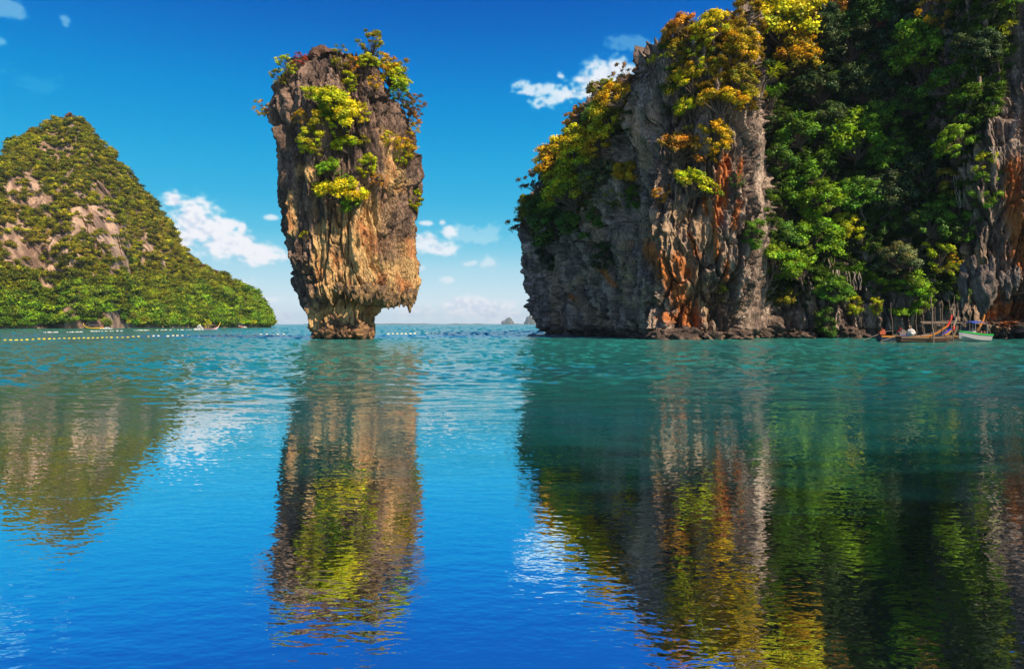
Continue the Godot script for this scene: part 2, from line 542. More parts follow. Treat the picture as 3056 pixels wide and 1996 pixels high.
func make_crowns() -> void:
	# unit plants: the root at the origin, the crown about one metre wide around (0, 0.55, 0)
	for form in ["round", "spread", "open", "hanging", "bush"]:
		for variant in 4:
			var puffs := []
			var count: int = {"round": 46, "spread": 40, "open": 30, "hanging": 38, "bush": 9}[form]
			var leaves: int = {"round": 180, "spread": 180, "open": 110, "hanging": 180, "bush": 64}[form]
			for i in count:
				var d := dir_random()
				var c: Vector3
				var r := rng.randf_range(0.055, 0.125)
				if form == "round":
					if d.y < -0.5:
						d.y = -d.y
					c = Vector3(0, 0.38, 0) + d * Vector3(0.40, 0.37, 0.40) * rng.randf_range(0.55, 1.12)
				elif form == "spread":
					c = Vector3(0, 0.42, 0) + Vector3(d.x * 0.46, 0.0, d.z * 0.46) * rng.randf_range(0.4, 1.1)
					c.y += 0.24 * (1.0 - Vector2(c.x, c.z).length() * 1.8) + rng.randf_range(-0.09, 0.1)
					r = rng.randf_range(0.05, 0.11)
				elif form == "open":
					c = Vector3(0, 0.55, 0) + d * Vector3(0.44, 0.4, 0.44) * rng.randf_range(0.55, 1.1)
					r = rng.randf_range(0.04, 0.10)
				elif form == "hanging":
					c = Vector3(0, 0.25, 0) + d * Vector3(0.36, 0.5, 0.3) * rng.randf_range(0.6, 1.05)
					r = rng.randf_range(0.05, 0.11)
				else:
					d.y = absf(d.y)
					c = Vector3(0, 0.3, 0) + d * Vector3(0.32, 0.28, 0.32) * rng.randf_range(0.7, 1.1)
					r = rng.randf_range(0.15, 0.24)
				puffs.append([c, r])
			var b := MB.new()
			var size := 0.041 if form != "bush" else 0.095
			if form == "open":
				size = 0.036
			for q in puffs:
				var tint := rng.randf_range(0.6, 1.0)
				var hue := rng.randf_range(-0.09, 0.09)
				for i in leaves:
					var d := dir_random()
					if d.y < -0.25 and rng.randf() < 0.6:
						d.y = -d.y
					var at: Vector3 = q[0] + d * Vector3(1.15, 0.72, 1.15) * q[1] * (0.15 + 1.25 * rng.randf() * (0.4 + 0.6 * rng.randf()))
					var out := (d * 0.7 + dir_random() * 0.75 + Vector3.UP * 0.45).normalized()
					var along := (dir_random() + d * 0.5 - out * 0.2).normalized()
					along = (along - out * along.dot(out)).normalized()
					var s := size * rng.randf_range(0.65, 1.35)
					var g := clampf(tint * rng.randf_range(0.8, 1.16), 0.3, 1.0)
					var warm := hue + rng.randf_range(-0.06, 0.06)
					b.leaf(at, out, along, s, rng.randf_range(0.26, 0.42), d, Color(clampf(g + warm, 0, 1), g, clampf(g - warm, 0, 1)))
			crowns["%s%d" % [form, variant]] = b.mesh()
			var w := MB.new()
			var fork := Vector3(rng.randf_range(-0.05, 0.05), 0.2, rng.randf_range(-0.05, 0.05))
			var thick := 0.026 if form != "open" else 0.016
			w.tube([Vector3(0, -0.12, 0), Vector3(0.015, 0.06, -0.01), fork], [thick * 1.3, thick, thick * 0.85], 6)
			for q in puffs:
				var m: Vector3 = fork.lerp(q[0], 0.5) + dir_random() * 0.05
				w.tube([fork - Vector3(0, 0.02, 0), m, q[0]], [thick * 0.6, thick * 0.34, thick * 0.14], 4, Color.WHITE, false)
			trunks["%s%d" % [form, variant]] = w.mesh()
	# spiky rosettes on thin stems
	for variant in 3:
		var b := MB.new()
		var w := MB.new()
		for h in 4 + variant:
			var top := Vector3(rng.randf_range(-0.3, 0.3), rng.randf_range(0.45, 0.75), rng.randf_range(-0.3, 0.3))
			w.tube([Vector3(0, -0.1, 0), top * Vector3(0.3, 0.5, 0.3), top], [0.022, 0.016, 0.014], 5)
			for i in 46:
				var d := dir_random()
				d.y = absf(d.y) * 0.9 - 0.18
				d = d.normalized()
				var side := d.cross(Vector3.UP).normalized() * 0.014
				var mid := top + d * 0.15
				var tip := top + d * 0.27 + Vector3.DOWN * 0.07
				var up := side.cross(d).normalized()
				var g := rng.randf_range(0.6, 1.0)
				b.quad(top - side * 0.6, top + side * 0.6, mid + side, mid - side, Color(g, g, g * 0.9))
				b.tri(mid - side, mid + side, tip, Color(g, g, g * 0.9))
		crowns["spiky%d" % variant] = b.mesh()
		trunks["spiky%d" % variant] = w.mesh()


const TONES := {
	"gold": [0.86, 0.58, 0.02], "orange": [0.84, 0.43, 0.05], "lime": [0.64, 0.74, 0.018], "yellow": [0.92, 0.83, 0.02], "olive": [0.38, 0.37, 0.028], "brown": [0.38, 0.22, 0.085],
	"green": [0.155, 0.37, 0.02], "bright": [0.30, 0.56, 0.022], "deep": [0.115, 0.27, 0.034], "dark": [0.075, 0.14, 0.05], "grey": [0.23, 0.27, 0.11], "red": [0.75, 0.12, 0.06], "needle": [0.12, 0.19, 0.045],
}

func leaf_material(tone: String) -> StandardMaterial3D:
	var key := "leaf " + tone
	if not mats.has(key):
		var c: Array = TONES[tone]
		var m := paint(c[0], c[1], c[2], 0.5).duplicate()
		m.metallic_specular = 0.35
		m.backlight_enabled = true
		m.backlight = Color(0.8, 0.8, 0.5)
		mats[key] = m
	return mats[key]


# a plant rooted on that ground where it is seen at (px, py), its crown about `wide` photo pixels across
func plant(g: Ground, px: float, py: float, wide: float, form: String, tone: String, called: String, label: String, category: String, group := "") -> void:
	var hit := g.look(px, py + wide * 0.28)
	if hit.is_empty():
		hit = g.look(px, py + wide * 0.6)
	if hit.is_empty():
		print("no ground for ", label)
		return
	var at: Vector3 = hit[0]
	var nrm: Vector3 = hit[1]
	var size := wide / F * -at.z
	var o := Node3D.new()
	put(o, called, label, category, group)
	var flat := Vector3(nrm.x, 0, nrm.z)
	var up := (Vector3.UP + flat * (0.55 if nrm.y < 0.5 else 0.15)).normalized()
	var side := up.cross(Vector3.BACK).normalized()
	o.transform = Transform3D(Basis(side, up, side.cross(up)) * Basis(Vector3.UP, rng.randf() * TAU) * Basis.from_scale(Vector3(size, size * rng.randf_range(0.85, 1.1), size)), at - nrm * size * 0.03)
	if form == "fork":
		form = "open"
	var v := "%s%d" % [form, rng.randi() % (3 if form == "spiky" else 4)]
	part(o, "trunk", trunks[v], paint(0.10, 0.075, 0.06, 0.9))
	part(o, "crown", crowns[v], leaf_material(tone))


func scatter(called: String, mesh: Mesh, xf: Array, cs: Array, mat: Material, label: String) -> void:
	var mm := MultiMesh.new()
	mm.transform_format = MultiMesh.TRANSFORM_3D
	mm.use_colors = true
	mm.mesh = mesh
	mm.instance_count = xf.size()
	for i in xf.size():
		mm.set_instance_transform(i, xf[i])
		mm.set_instance_color(i, cs[i])
	var o := MultiMeshInstance3D.new()
	o.multimesh = mm
	o.material_override = mat
	put(o, called, label, "foliage", "", "stuff")


# ------------------------------------------------------------------ the hill on the left
func build_hill(rock: Material) -> Ground:
	var crest := [[-700, 760], [-400, 640], [-200, 560], [0, 474], [29, 432], [59, 418], [90, 400], [126, 386], [137, 365], [180, 355], [216, 353], [245, 357], [263, 378], [285, 405], [312, 436], [348, 477], [375, 508], [416, 562], [456, 599], [483, 635], [515, 685], [546, 748], [573, 780], [605, 799], [641, 825], [673, 821], [700, 843], [750, 871], [762, 893], [788, 925], [803, 957], [810, 979]]
	var cols := 420
	var rows := 240
	var pos := PackedVector3Array()
	var cs := PackedColorArray()
	pos.resize(cols * rows)
	cs.resize(cols * rows)
	for i in cols:
		var px := lerpf(-700.0, 810.0, float(i) / (cols - 1))
		var d0 := lerpf(325.0, 470.0, clampf(px / 820.0, -0.3, 1.0)) - 22.0 * smoothstep(150.0, 240.0, px) * smoothstep(420.0, 330.0, px)
		var cy := ramp(crest, px)
		var hgt := EYE + (HY - cy) / F * d0
		var back := d0 + hgt * 0.75 + 4.0
		var top := EYE + (HY - cy) / F * back
		for j in rows:
			var t := float(j) / (rows - 1)
			var d: float
			var y: float
			if t < 0.88:
				var u := t / 0.88
				y = lerpf(-1.0, top, u)
				d = lerpf(d0, back, pow(u, 1.6) * 0.8 + 0.2 * u)
			else:
				var u := (t - 0.88) / 0.12
				y = lerpf(top, -1.0, u * u)
				d = back + u * (hgt * 0.8 + 6.0)
			var p := Vector3((px - CX) / F * d, y, -d)
			var lumps := n_big.get_noise_3d(p.x * 0.022, p.y * 0.02, p.z * 0.022) * 8.0 + (n_ridge.get_noise_3d(p.x * 0.035, p.y * 0.012, p.z * 0.035) - 0.3) * 6.0 + n_fine.get_noise_3d(p.x * 0.2, p.y * 0.1, p.z * 0.2) * 1.6 + n_ridge.get_noise_3d(p.x * 0.16, p.y * 0.03, p.z * 0.16) * 1.5
			lumps *= smoothstep(0.0, 20.0, hgt) * (1.0 - smoothstep(0.7, 0.9, t) * 0.75)
			p += Vector3(0.25, 0.15, 0.9) * lumps
			pos[j * cols + i] = p
			var c1 := n_col.get_noise_3d(p.x * 0.12, p.y * 0.03, p.z * 0.12)
			cs[j * cols + i] = Color(0.32, 0.22, 0.18).lerp(Color(0.78, 0.57, 0.44), smoothstep(-0.3, 0.4, c1)).linear_to_srgb()
	put(solo(grid_mesh(pos, cols, rows, cs), rock), "hill", "steep rounded island hill covered in bushes on the left", "", "", "structure")
	return ground(pos, cols, rows)


const BARE := [[20, 720, 130, 790, 40], [250, 650, 330, 730, 40], [60, 640, 70, 700, 20], [420, 700, 440, 740, 16], [120, 850, 160, 870, 14], [75, 545, 110, 600, 34], [40, 560, 40, 600, 26], [290, 640, 320, 700, 34], [330, 690, 350, 750, 26], [215, 930, 250, 970, 34], [290, 960, 350, 968, 26], [480, 760, 488, 790, 10], [290, 555, 300, 575, 18], [30, 720, 60, 760, 20], [140, 700, 150, 735, 16], [722, 872, 742, 960, 18], [690, 835, 694, 860, 10], [180, 670, 185, 700, 12], [375, 780, 385, 830, 9]]

func dress_hill(g: Ground) -> void:
	var xf := [[], []]
	var cs := [[], []]
	for i in 13500:
		var k := rng.randi() % g.pos.size()
		var p := g.pos[k]
		if k / g.cols > g.rows * 0.93 or p.y < 0.5:
			continue
		var px := CX + F * p.x / -p.z
		var py := HY - F * (p.y - EYE) / -p.z
		if px < -260.0:
			continue
		var c1 := n_col.get_noise_3d(p.x * 0.05, p.y * 0.05, p.z * 0.05)
		var c2 := n_col.get_noise_3d(p.x * 0.15 + 20.0, p.y * 0.12, p.z * 0.15)
		var bare := -1.0
		for s in BARE:
			bare = maxf(bare, on_streak(px, py, s) * 0.8 + 0.12 + c2 * 0.9)
		if bare > 0.1 and rng.randf() < 0.86:
			continue
		var low := smoothstep(800.0, 930.0, py + c1 * 120.0)
		var size := lerpf(rng.randf_range(3.0, 6.4), rng.randf_range(4.5, 9.5), low) * (0.7 + 0.6 * rng.randf())
		var dry := smoothstep(-0.1, 0.4, c1 + c2 * 0.4 + 0.35 * smoothstep(0.3, -0.4, absf(py - 740.0) / 160.0 - 0.6))
		var col := Color(0.27, 0.28, 0.02).lerp(Color(0.42, 0.32, 0.05), dry * 0.6)
		col = col.lerp(Color(0.52, 0.52, 0.02), smoothstep(-0.1, 0.4, c2) * 0.7)
		col = col.lerp(Color(0.17, 0.43, 0.02), low * (0.35 + 0.65 * rng.randf()) * 0.85)
		if rng.randf() < 0.22:
			col = col.lerp(Color(0.07, 0.10, 0.02), 0.7)
		col = col * rng.randf_range(0.8, 2.0)
		var m := rng.randi() % 2
		xf[m].append(Transform3D(Basis(Vector3.UP, rng.randf() * TAU) * Basis.from_scale(Vector3(size, size * rng.randf_range(0.7, 1.1), size)), p - Vector3(0, size * 0.12, 0)))
		cs[m].append(col.linear_to_srgb())
	for m in 2:
		scatter("forest", crowns["bush%d" % m], xf[m], cs[m], leaf_tinted(), ["olive and yellow bushes covering the left island hill like a carpet", "green and brown bushes covering the left island hill between the paler ones"][m])
	# trees of the shore and the skyline that can be told apart
	var counted := {}
	for i in 44:
		var px := 8.0 + i * 18.2 + rng.randf_range(-6, 6)
		var hill_low: float = 970.0 - smoothstep(400.0, 820.0, px) * 2.0
		if (px > 205.0 and px < 262.0) or (px > 285.0 and px < 345.0):
			continue
		var tone: String = ["green", "bright", "lime", "green", "olive", "deep"][rng.randi() % 6]
		var where := "left of the pale shore rock" if px < 210.0 else "between the two pale shore rocks" if px < 290.0 else "right of the pale shore rocks" if px < 560.0 else "at the hill's far right end"
		var look: String = {"green": "mid green", "bright": "bright green", "lime": "yellow green", "olive": "dull olive", "deep": "dark green"}[tone]
		var no: int = counted.get(look + where, 0)
		counted[look + where] = no + 1
		plant(g, px, hill_low - rng.randf_range(8, 24), rng.randf_range(26, 40), ["round", "round", "spread"][i % 3], tone, "tree", "%s %s tree of the hill's shoreline row, %s" % [nth(no), look, where], "tree", "shoreline trees of the left hill")
	for s in [[632, 792, 16, "deep", "small dark tree sticking up from the ridge right of the hill"], [660, 800, 18, "brown", "bare brownish tree on the low ridge beside the dark one"], [690, 806, 22, "deep", "dark pointed tree on the knoll at the hill's right end"], [612, 790, 20, "brown", "brown twiggy bush on the hill's right shoulder skyline"],
			[100, 384, 24, "olive", "olive tree on the left end of the hill's flat summit"], [200, 346, 26, "brown", "brownish tree at the highest point of the left hill"], [240, 354, 20, "olive", "olive tree on the right edge of the hill summit"], [35, 412, 24, "deep", "dark tree on the hill's upper left shoulder"], [430, 560, 18, "deep", "small dark tree on the hill's right skyline halfway down"]]:
		plant(g, s[0], s[1], s[2] * 1.2, "round", s[3], "tree", s[4], "tree")


func leaf_tinted() -> StandardMaterial3D:
	if not mats.has("tinted"):
		var m := paint(1, 1, 1, 0.55).duplicate()
		m.metallic_specular = 0.3
		m.backlight_enabled = true
		m.backlight = Color(0.8, 0.8, 0.5)
		mats["tinted"] = m
	return mats["tinted"]


# ------------------------------------------------------------------ water
func wave(x: float, z: float, d: float) -> float:
	var far := smoothstep(12.0, 38.0, d)
	var h := 0.0
	if d < 26.0:
		var k := 1.0 - smoothstep(14.0, 26.0, d)
		h += n_wave.get_noise_2d(x * 9.0, z * 16.0) * 0.0004 * k
		h += n_wave.get_noise_2d(x * 2.6 + 7.0, z * 5.0) * 0.0009 * k
	h += n_wave.get_noise_2d(x * 0.8, z * 1.5 + 3.0) * (0.0006 + 0.055 * far)
	h += n_wave.get_noise_2d(x * 0.3 + 5.0, z * 0.5) * (0.0009 + 0.12 * far)
	if d > 9.0 and d < 90.0:
		h += n_wave.get_noise_2d(x * 1.9 + 31.0, z * 3.0) * 0.012 * far
	return h


func build_water() -> void:
	var us := PackedFloat32Array([-9.0, -4.0, -2.4])
	for i in 34:
		us.append(-1.8 + 0.95 * i / 34.0)
	for i in 761:
		us.append(lerpf(-0.85, 0.85, i / 760.0))
	for i in 34:
		us.append(0.85 + 0.95 * (i + 1) / 34.0)
	us.append_array(PackedFloat32Array([2.4, 4.0, 9.0]))
	var ds := PackedFloat32Array([-60.0, -20.0, -6.0, 0.5, 2.2])
	var y := 1160.0
	while y > 0.45:
		ds.append(EYE * F / y)
		y -= minf(2.15, maxf(y * 0.12, 0.3))
	ds.append(9000.0)
	var cols := us.size()
	var rows := ds.size()
	var pos := PackedVector3Array()
	var nrm := PackedVector3Array()
	var uv := PackedVector2Array()
	for j in rows:
		var d := ds[j]
		var calm := clampf(d, 3.0, 9000.0)
		for i in cols:
			var x := us[i] * maxf(absf(d), 6.0 if d < 3.0 else 3.0)
			var h := 0.0
			var nn := Vector3.UP
			if absf(us[i]) < 2.0 and d > 2.0 and d < 1500.0:
				h = wave(x, d, d)
				var e := 0.01 * maxf(1.0, d / 12.0)
				nn = Vector3((h - wave(x + e, d, d)) / e, 1.0, (wave(x, d + e, d) - h) / e).normalized()
				h *= 1.0 - smoothstep(40.0, 200.0, d)
			pos.append(Vector3(x, h, -d))
			nrm.append(nn)
			uv.append(Vector2(clampf(x / maxf(absf(d), 3.0) / 2.0 + 0.5, 0.002, 0.998), clampf(log(calm / 3.0) / log(3000.0), 0.002, 0.998)))
	# a calm mirror in the cove; over it, growing with distance, the turbid water that the wind ruffles
	var wide := 512
	var high := 1024
	var base := Image.create(wide, high, false, Image.FORMAT_RGBA8)
	var how := Image.create(wide, high, false, Image.FORMAT_RGB8)
	for j in high:
		var d := 3.0 * pow(3000.0, (j + 0.5) / high)
		for i in wide:
			var x := ((i + 0.5) / wide - 0.5) * 2.0 * d
			var k := n_col.get_noise_2d(x * 0.05, d * 0.06) * 0.5 + n_col.get_noise_2d(x * 0.012 + 9.0, d * 0.02) * 0.6
			var t := pow(smoothstep(log(6.0), log(38.0), log(d * (1.0 + 0.35 * k + 0.2 * n_col.get_noise_2d(x * 0.35, d * 0.8)))), 1.35)
			var c := Color(0.012, 0.155, 0.145)
			var current := smoothstep(108.0, 118.0, d) * (1.0 - smoothstep(128.0, 142.0, d)) * smoothstep(-0.25, 0.15, k + 0.12) * (1.0 - smoothstep(5.0, 14.0, x))  # dark blue band: shade and reflection painted into the water colour, no real current
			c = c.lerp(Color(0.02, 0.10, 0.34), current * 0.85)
			c = c.lerp(Color(0.012, 0.115, 0.165), smoothstep(-0.1, 0.6, k) * 0.6).linear_to_srgb()
			c.a = t
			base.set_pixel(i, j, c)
			how.set_pixel(i, j, Color(0, lerpf(0.05, 0.22, smoothstep(10.0, 70.0, d)), 0))
	var m := StandardMaterial3D.new()
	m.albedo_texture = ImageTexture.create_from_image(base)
	m.transparency = BaseMaterial3D.TRANSPARENCY_ALPHA
	m.roughness = 1.0
	m.roughness_texture = ImageTexture.create_from_image(how)
	m.roughness_texture_channel = BaseMaterial3D.TEXTURE_CHANNEL_GREEN
	m.texture_repeat = false
	var mirror := StandardMaterial3D.new()
	mirror.albedo_color = lin(0.86, 0.96, 1.0)
	mirror.metallic = 1.0
	mirror.roughness = 0.02
	var cut := 0
	var stop := 0
	for j in rows:
		if ds[j] < 7.5:
			cut = j
		if ds[j] < 42.0:
			stop = j
	var root := Node3D.new()
	put(root, "water", "turquoise bay, ruffled far out and mirror calm in front", "", "", "structure")
	part(root, "calm_surface", grid_mesh(pos.slice(0, (stop + 1) * cols), cols, stop + 1, PackedColorArray(), false, PackedVector2Array(), nrm.slice(0, (stop + 1) * cols)), mirror)
	var top := pos.slice(cut * cols)
	for i in top.size():
		top[i].y += 0.004
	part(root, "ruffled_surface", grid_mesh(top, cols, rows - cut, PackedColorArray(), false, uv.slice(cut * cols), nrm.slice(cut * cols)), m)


# ------------------------------------------------------------------ sky
func angles(px: float, py: float) -> Vector2:
	var az := atan((px - CX) / F)
	return Vector2(rad_to_deg(az), rad_to_deg(atan((HY - py) / F * cos(az))))


func make_sky() -> Image:
	var w := 4096
	var h := 2048
	var im := Image.create(w, h, false, Image.FORMAT_RGB8)
	var keys := [[-3400, 0, 72, 156], [-1200, 0, 83, 172], [0, 0, 94, 188], [100, 0, 108, 197], [200, 0, 124, 207], [300, 0, 141, 214], [400, 14, 154, 218], [500, 34, 168, 222], [600, 55, 179, 226], [700, 95, 195, 230], [800, 172, 220, 238], [900, 218, 237, 245], [968, 226, 240, 246]]
	for j in h:
		var el := 90.0 - (j + 0.5) / h * 180.0
		var c := Color8(120, 165, 185)
		if el > 0.0:
			var py := HY - F * tan(deg_to_rad(minf(el, 63.0)))
			for k in keys.size() - 1:
				if py <= keys[k + 1][0] or k == keys.size() - 2:
					var t := clampf((py - keys[k][0]) / float(keys[k + 1][0] - keys[k][0]), 0.0, 1.0)
					c = Color(lerpf(keys[k][1], keys[k + 1][1], t) / 255.0, lerpf(keys[k][2], keys[k + 1][2], t) / 255.0, lerpf(keys[k][3], keys[k + 1][3], t) / 255.0)
					break
		im.fill_rect(Rect2i(0, j, w, 1), c)
	var wisp := noise(5, FastNoiseLite.TYPE_SIMPLEX, 5, FastNoiseLite.FRACTAL_FBM)
	# [opacity, raggedness, [x, y, half width, half height] ...] in the photograph's pixels
	var clouds := [
		[1.0, 0.5, [515, 600, 26, 30], [560, 650, 75, 62], [610, 690, 85, 60], [680, 735, 95, 40], [760, 755, 80, 30], [720, 720, 60, 30], [560, 700, 50, 50]],
		[0.95, 0.7, [690, 665, 36, 16], [722, 678, 16, 14]],
		[0.95, 0.5, [1790, 250, 110, 60], [1830, 215, 90, 52], [1870, 250, 70, 60], [1780, 270, 80, 40], [1740, 240, 40, 26], [1800, 310, 60, 30]],
		[0.85, 0.75, [1600, 262, 62, 20], [1630, 305, 50, 24], [1690, 285, 60, 24], [1672, 222, 14, 10], [1570, 275, 40, 9]],
		[0.9, 0.5, [1270, 715, 46, 24], [1310, 740, 56, 18], [1340, 690, 26, 16], [1322, 665, 12, 10]],
		[0.85, 0.3, [808, 648, 22, 8]], [0.85, 0.35, [1270, 667, 22, 7]], [0.6, 0.5, [1335, 835, 22, 9], [1250, 805, 20, 16]], [0.55, 0.5, [1460, 790, 22, 22], [1400, 786, 26, 8]],
		[1.0, 0.4, [1430, 922, 110, 32], [1380, 905, 60, 20], [1500, 945, 80, 22]], [0.7, 0.5, [1230, 925, 60, 26]], [0.7, 0.5, [810, 895, 26, 8], [850, 950, 50, 20]],
		[0.4, 0.8, [30, 25, 50, 20], [5, 128, 24, 10], [188, 66, 16, 16]], [0.1, 0.9, [90, 240, 90, 14]], [0.3, 0.8, [1900, 130, 60, 30]], [0.5, 0.8, [560, 870, 60, 20], [700, 850, 80, 18]], [0.35, 0.8, [1420, 700, 90, 26]],
	]
	var all := []
	for c in clouds:
		var blobs := []
		for k in range(2, c.size()):
			var q: Array = c[k]
			var a := angles(q[0], q[1])
			var b := angles(q[0] + q[2], q[1] - q[3])
			blobs.append([a.x, a.y, absf(b.x - a.x), absf(b.y - a.y)])
		all.append([c[0], c[1], blobs])
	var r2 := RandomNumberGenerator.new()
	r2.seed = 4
	for i in 75:       # added clouds out of view, more and larger, that brighten the shade
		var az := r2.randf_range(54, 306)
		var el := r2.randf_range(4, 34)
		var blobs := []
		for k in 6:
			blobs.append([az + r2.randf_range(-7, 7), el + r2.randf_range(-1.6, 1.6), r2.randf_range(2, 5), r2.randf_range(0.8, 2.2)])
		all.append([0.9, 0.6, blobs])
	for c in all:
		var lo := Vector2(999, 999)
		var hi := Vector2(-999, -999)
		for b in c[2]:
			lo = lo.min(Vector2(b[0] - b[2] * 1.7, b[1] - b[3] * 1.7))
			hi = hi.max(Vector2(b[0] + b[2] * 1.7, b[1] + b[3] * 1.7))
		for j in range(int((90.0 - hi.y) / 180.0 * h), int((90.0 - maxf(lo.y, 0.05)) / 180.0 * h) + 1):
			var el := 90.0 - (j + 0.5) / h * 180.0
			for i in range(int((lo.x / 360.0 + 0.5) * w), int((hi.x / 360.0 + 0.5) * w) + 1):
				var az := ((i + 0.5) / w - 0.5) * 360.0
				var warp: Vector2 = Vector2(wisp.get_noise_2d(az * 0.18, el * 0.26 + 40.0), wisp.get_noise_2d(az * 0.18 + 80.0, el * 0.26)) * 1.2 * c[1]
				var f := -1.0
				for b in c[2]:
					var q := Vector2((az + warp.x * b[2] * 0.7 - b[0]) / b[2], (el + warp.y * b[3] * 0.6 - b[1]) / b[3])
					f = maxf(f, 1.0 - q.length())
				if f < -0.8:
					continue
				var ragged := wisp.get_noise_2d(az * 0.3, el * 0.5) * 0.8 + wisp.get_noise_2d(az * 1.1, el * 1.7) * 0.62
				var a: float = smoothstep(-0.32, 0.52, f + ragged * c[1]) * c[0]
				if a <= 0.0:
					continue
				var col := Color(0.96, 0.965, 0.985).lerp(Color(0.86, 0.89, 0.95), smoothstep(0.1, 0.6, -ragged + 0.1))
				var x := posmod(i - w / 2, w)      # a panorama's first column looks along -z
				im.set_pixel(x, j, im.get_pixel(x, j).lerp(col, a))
	return im


# ------------------------------------------------------------------ boats
# a hull lofted along +x (the bow): at t 0..1 the half beam, the keel and the sheer
func hull(b: MB, len: float, beam: Callable, keel: Callable, sheer: Callable, flare := 0.75, n_ := 22) -> void:
	var last := []
	for i in n_ + 1:
		var t := float(i) / n_
		var x := (t - 0.5) * len
		var w: float = beam.call(t)
		var k: float = keel.call(t)
		var s: float = sheer.call(t)
		var ring := [Vector3(x, s, w), Vector3(x, lerpf(k, s, 0.4), w * flare), Vector3(x, k, 0.02), Vector3(x, lerpf(k, s, 0.4), -w * flare), Vector3(x, s, -w), Vector3(x, s, -w * 0.86), Vector3(x, lerpf(k, s, 0.55), -w * 0.6), Vector3(x, lerpf(k, s, 0.55), w * 0.6), Vector3(x, s, w * 0.86)]
		if i:
			for m in ring.size():
				var m2 := (m + 1) % ring.size()
				b.quad(last[m2], ring[m2], ring[m], last[m])
		if i == 0:
			b.quad(ring[4], ring[3], ring[1], ring[0])
			b.tri(ring[3], ring[2], ring[1])
		last = ring


func band(b: MB, len: float, beam: Callable, sheer: Callable, drop: float, proud: float, t0 := 0.0, t1 := 1.0) -> void:
	for side in [-1.0, 1.0]:
		var last := []
		for i in 23:
			var t := lerpf(t0, t1, i / 22.0)
			var x := (t - 0.5) * len
			var w: float = beam.call(t) + proud
			var s: float = sheer.call(t) + 0.03
			var ring := [Vector3(x, s, side * w), Vector3(x, s - drop, side * (w * 0.985)), Vector3(x, s, side * (w - 0.09))]
			if i:
				if side > 0:
					b.quad(last[1], ring[1], ring[0], last[0])
					b.quad(last[0], ring[0], ring[2], last[2])
				else:
					b.quad(ring[1], last[1], last[0], ring[0])
					b.quad(ring[0], last[0], last[2], ring[2])
			last = ring


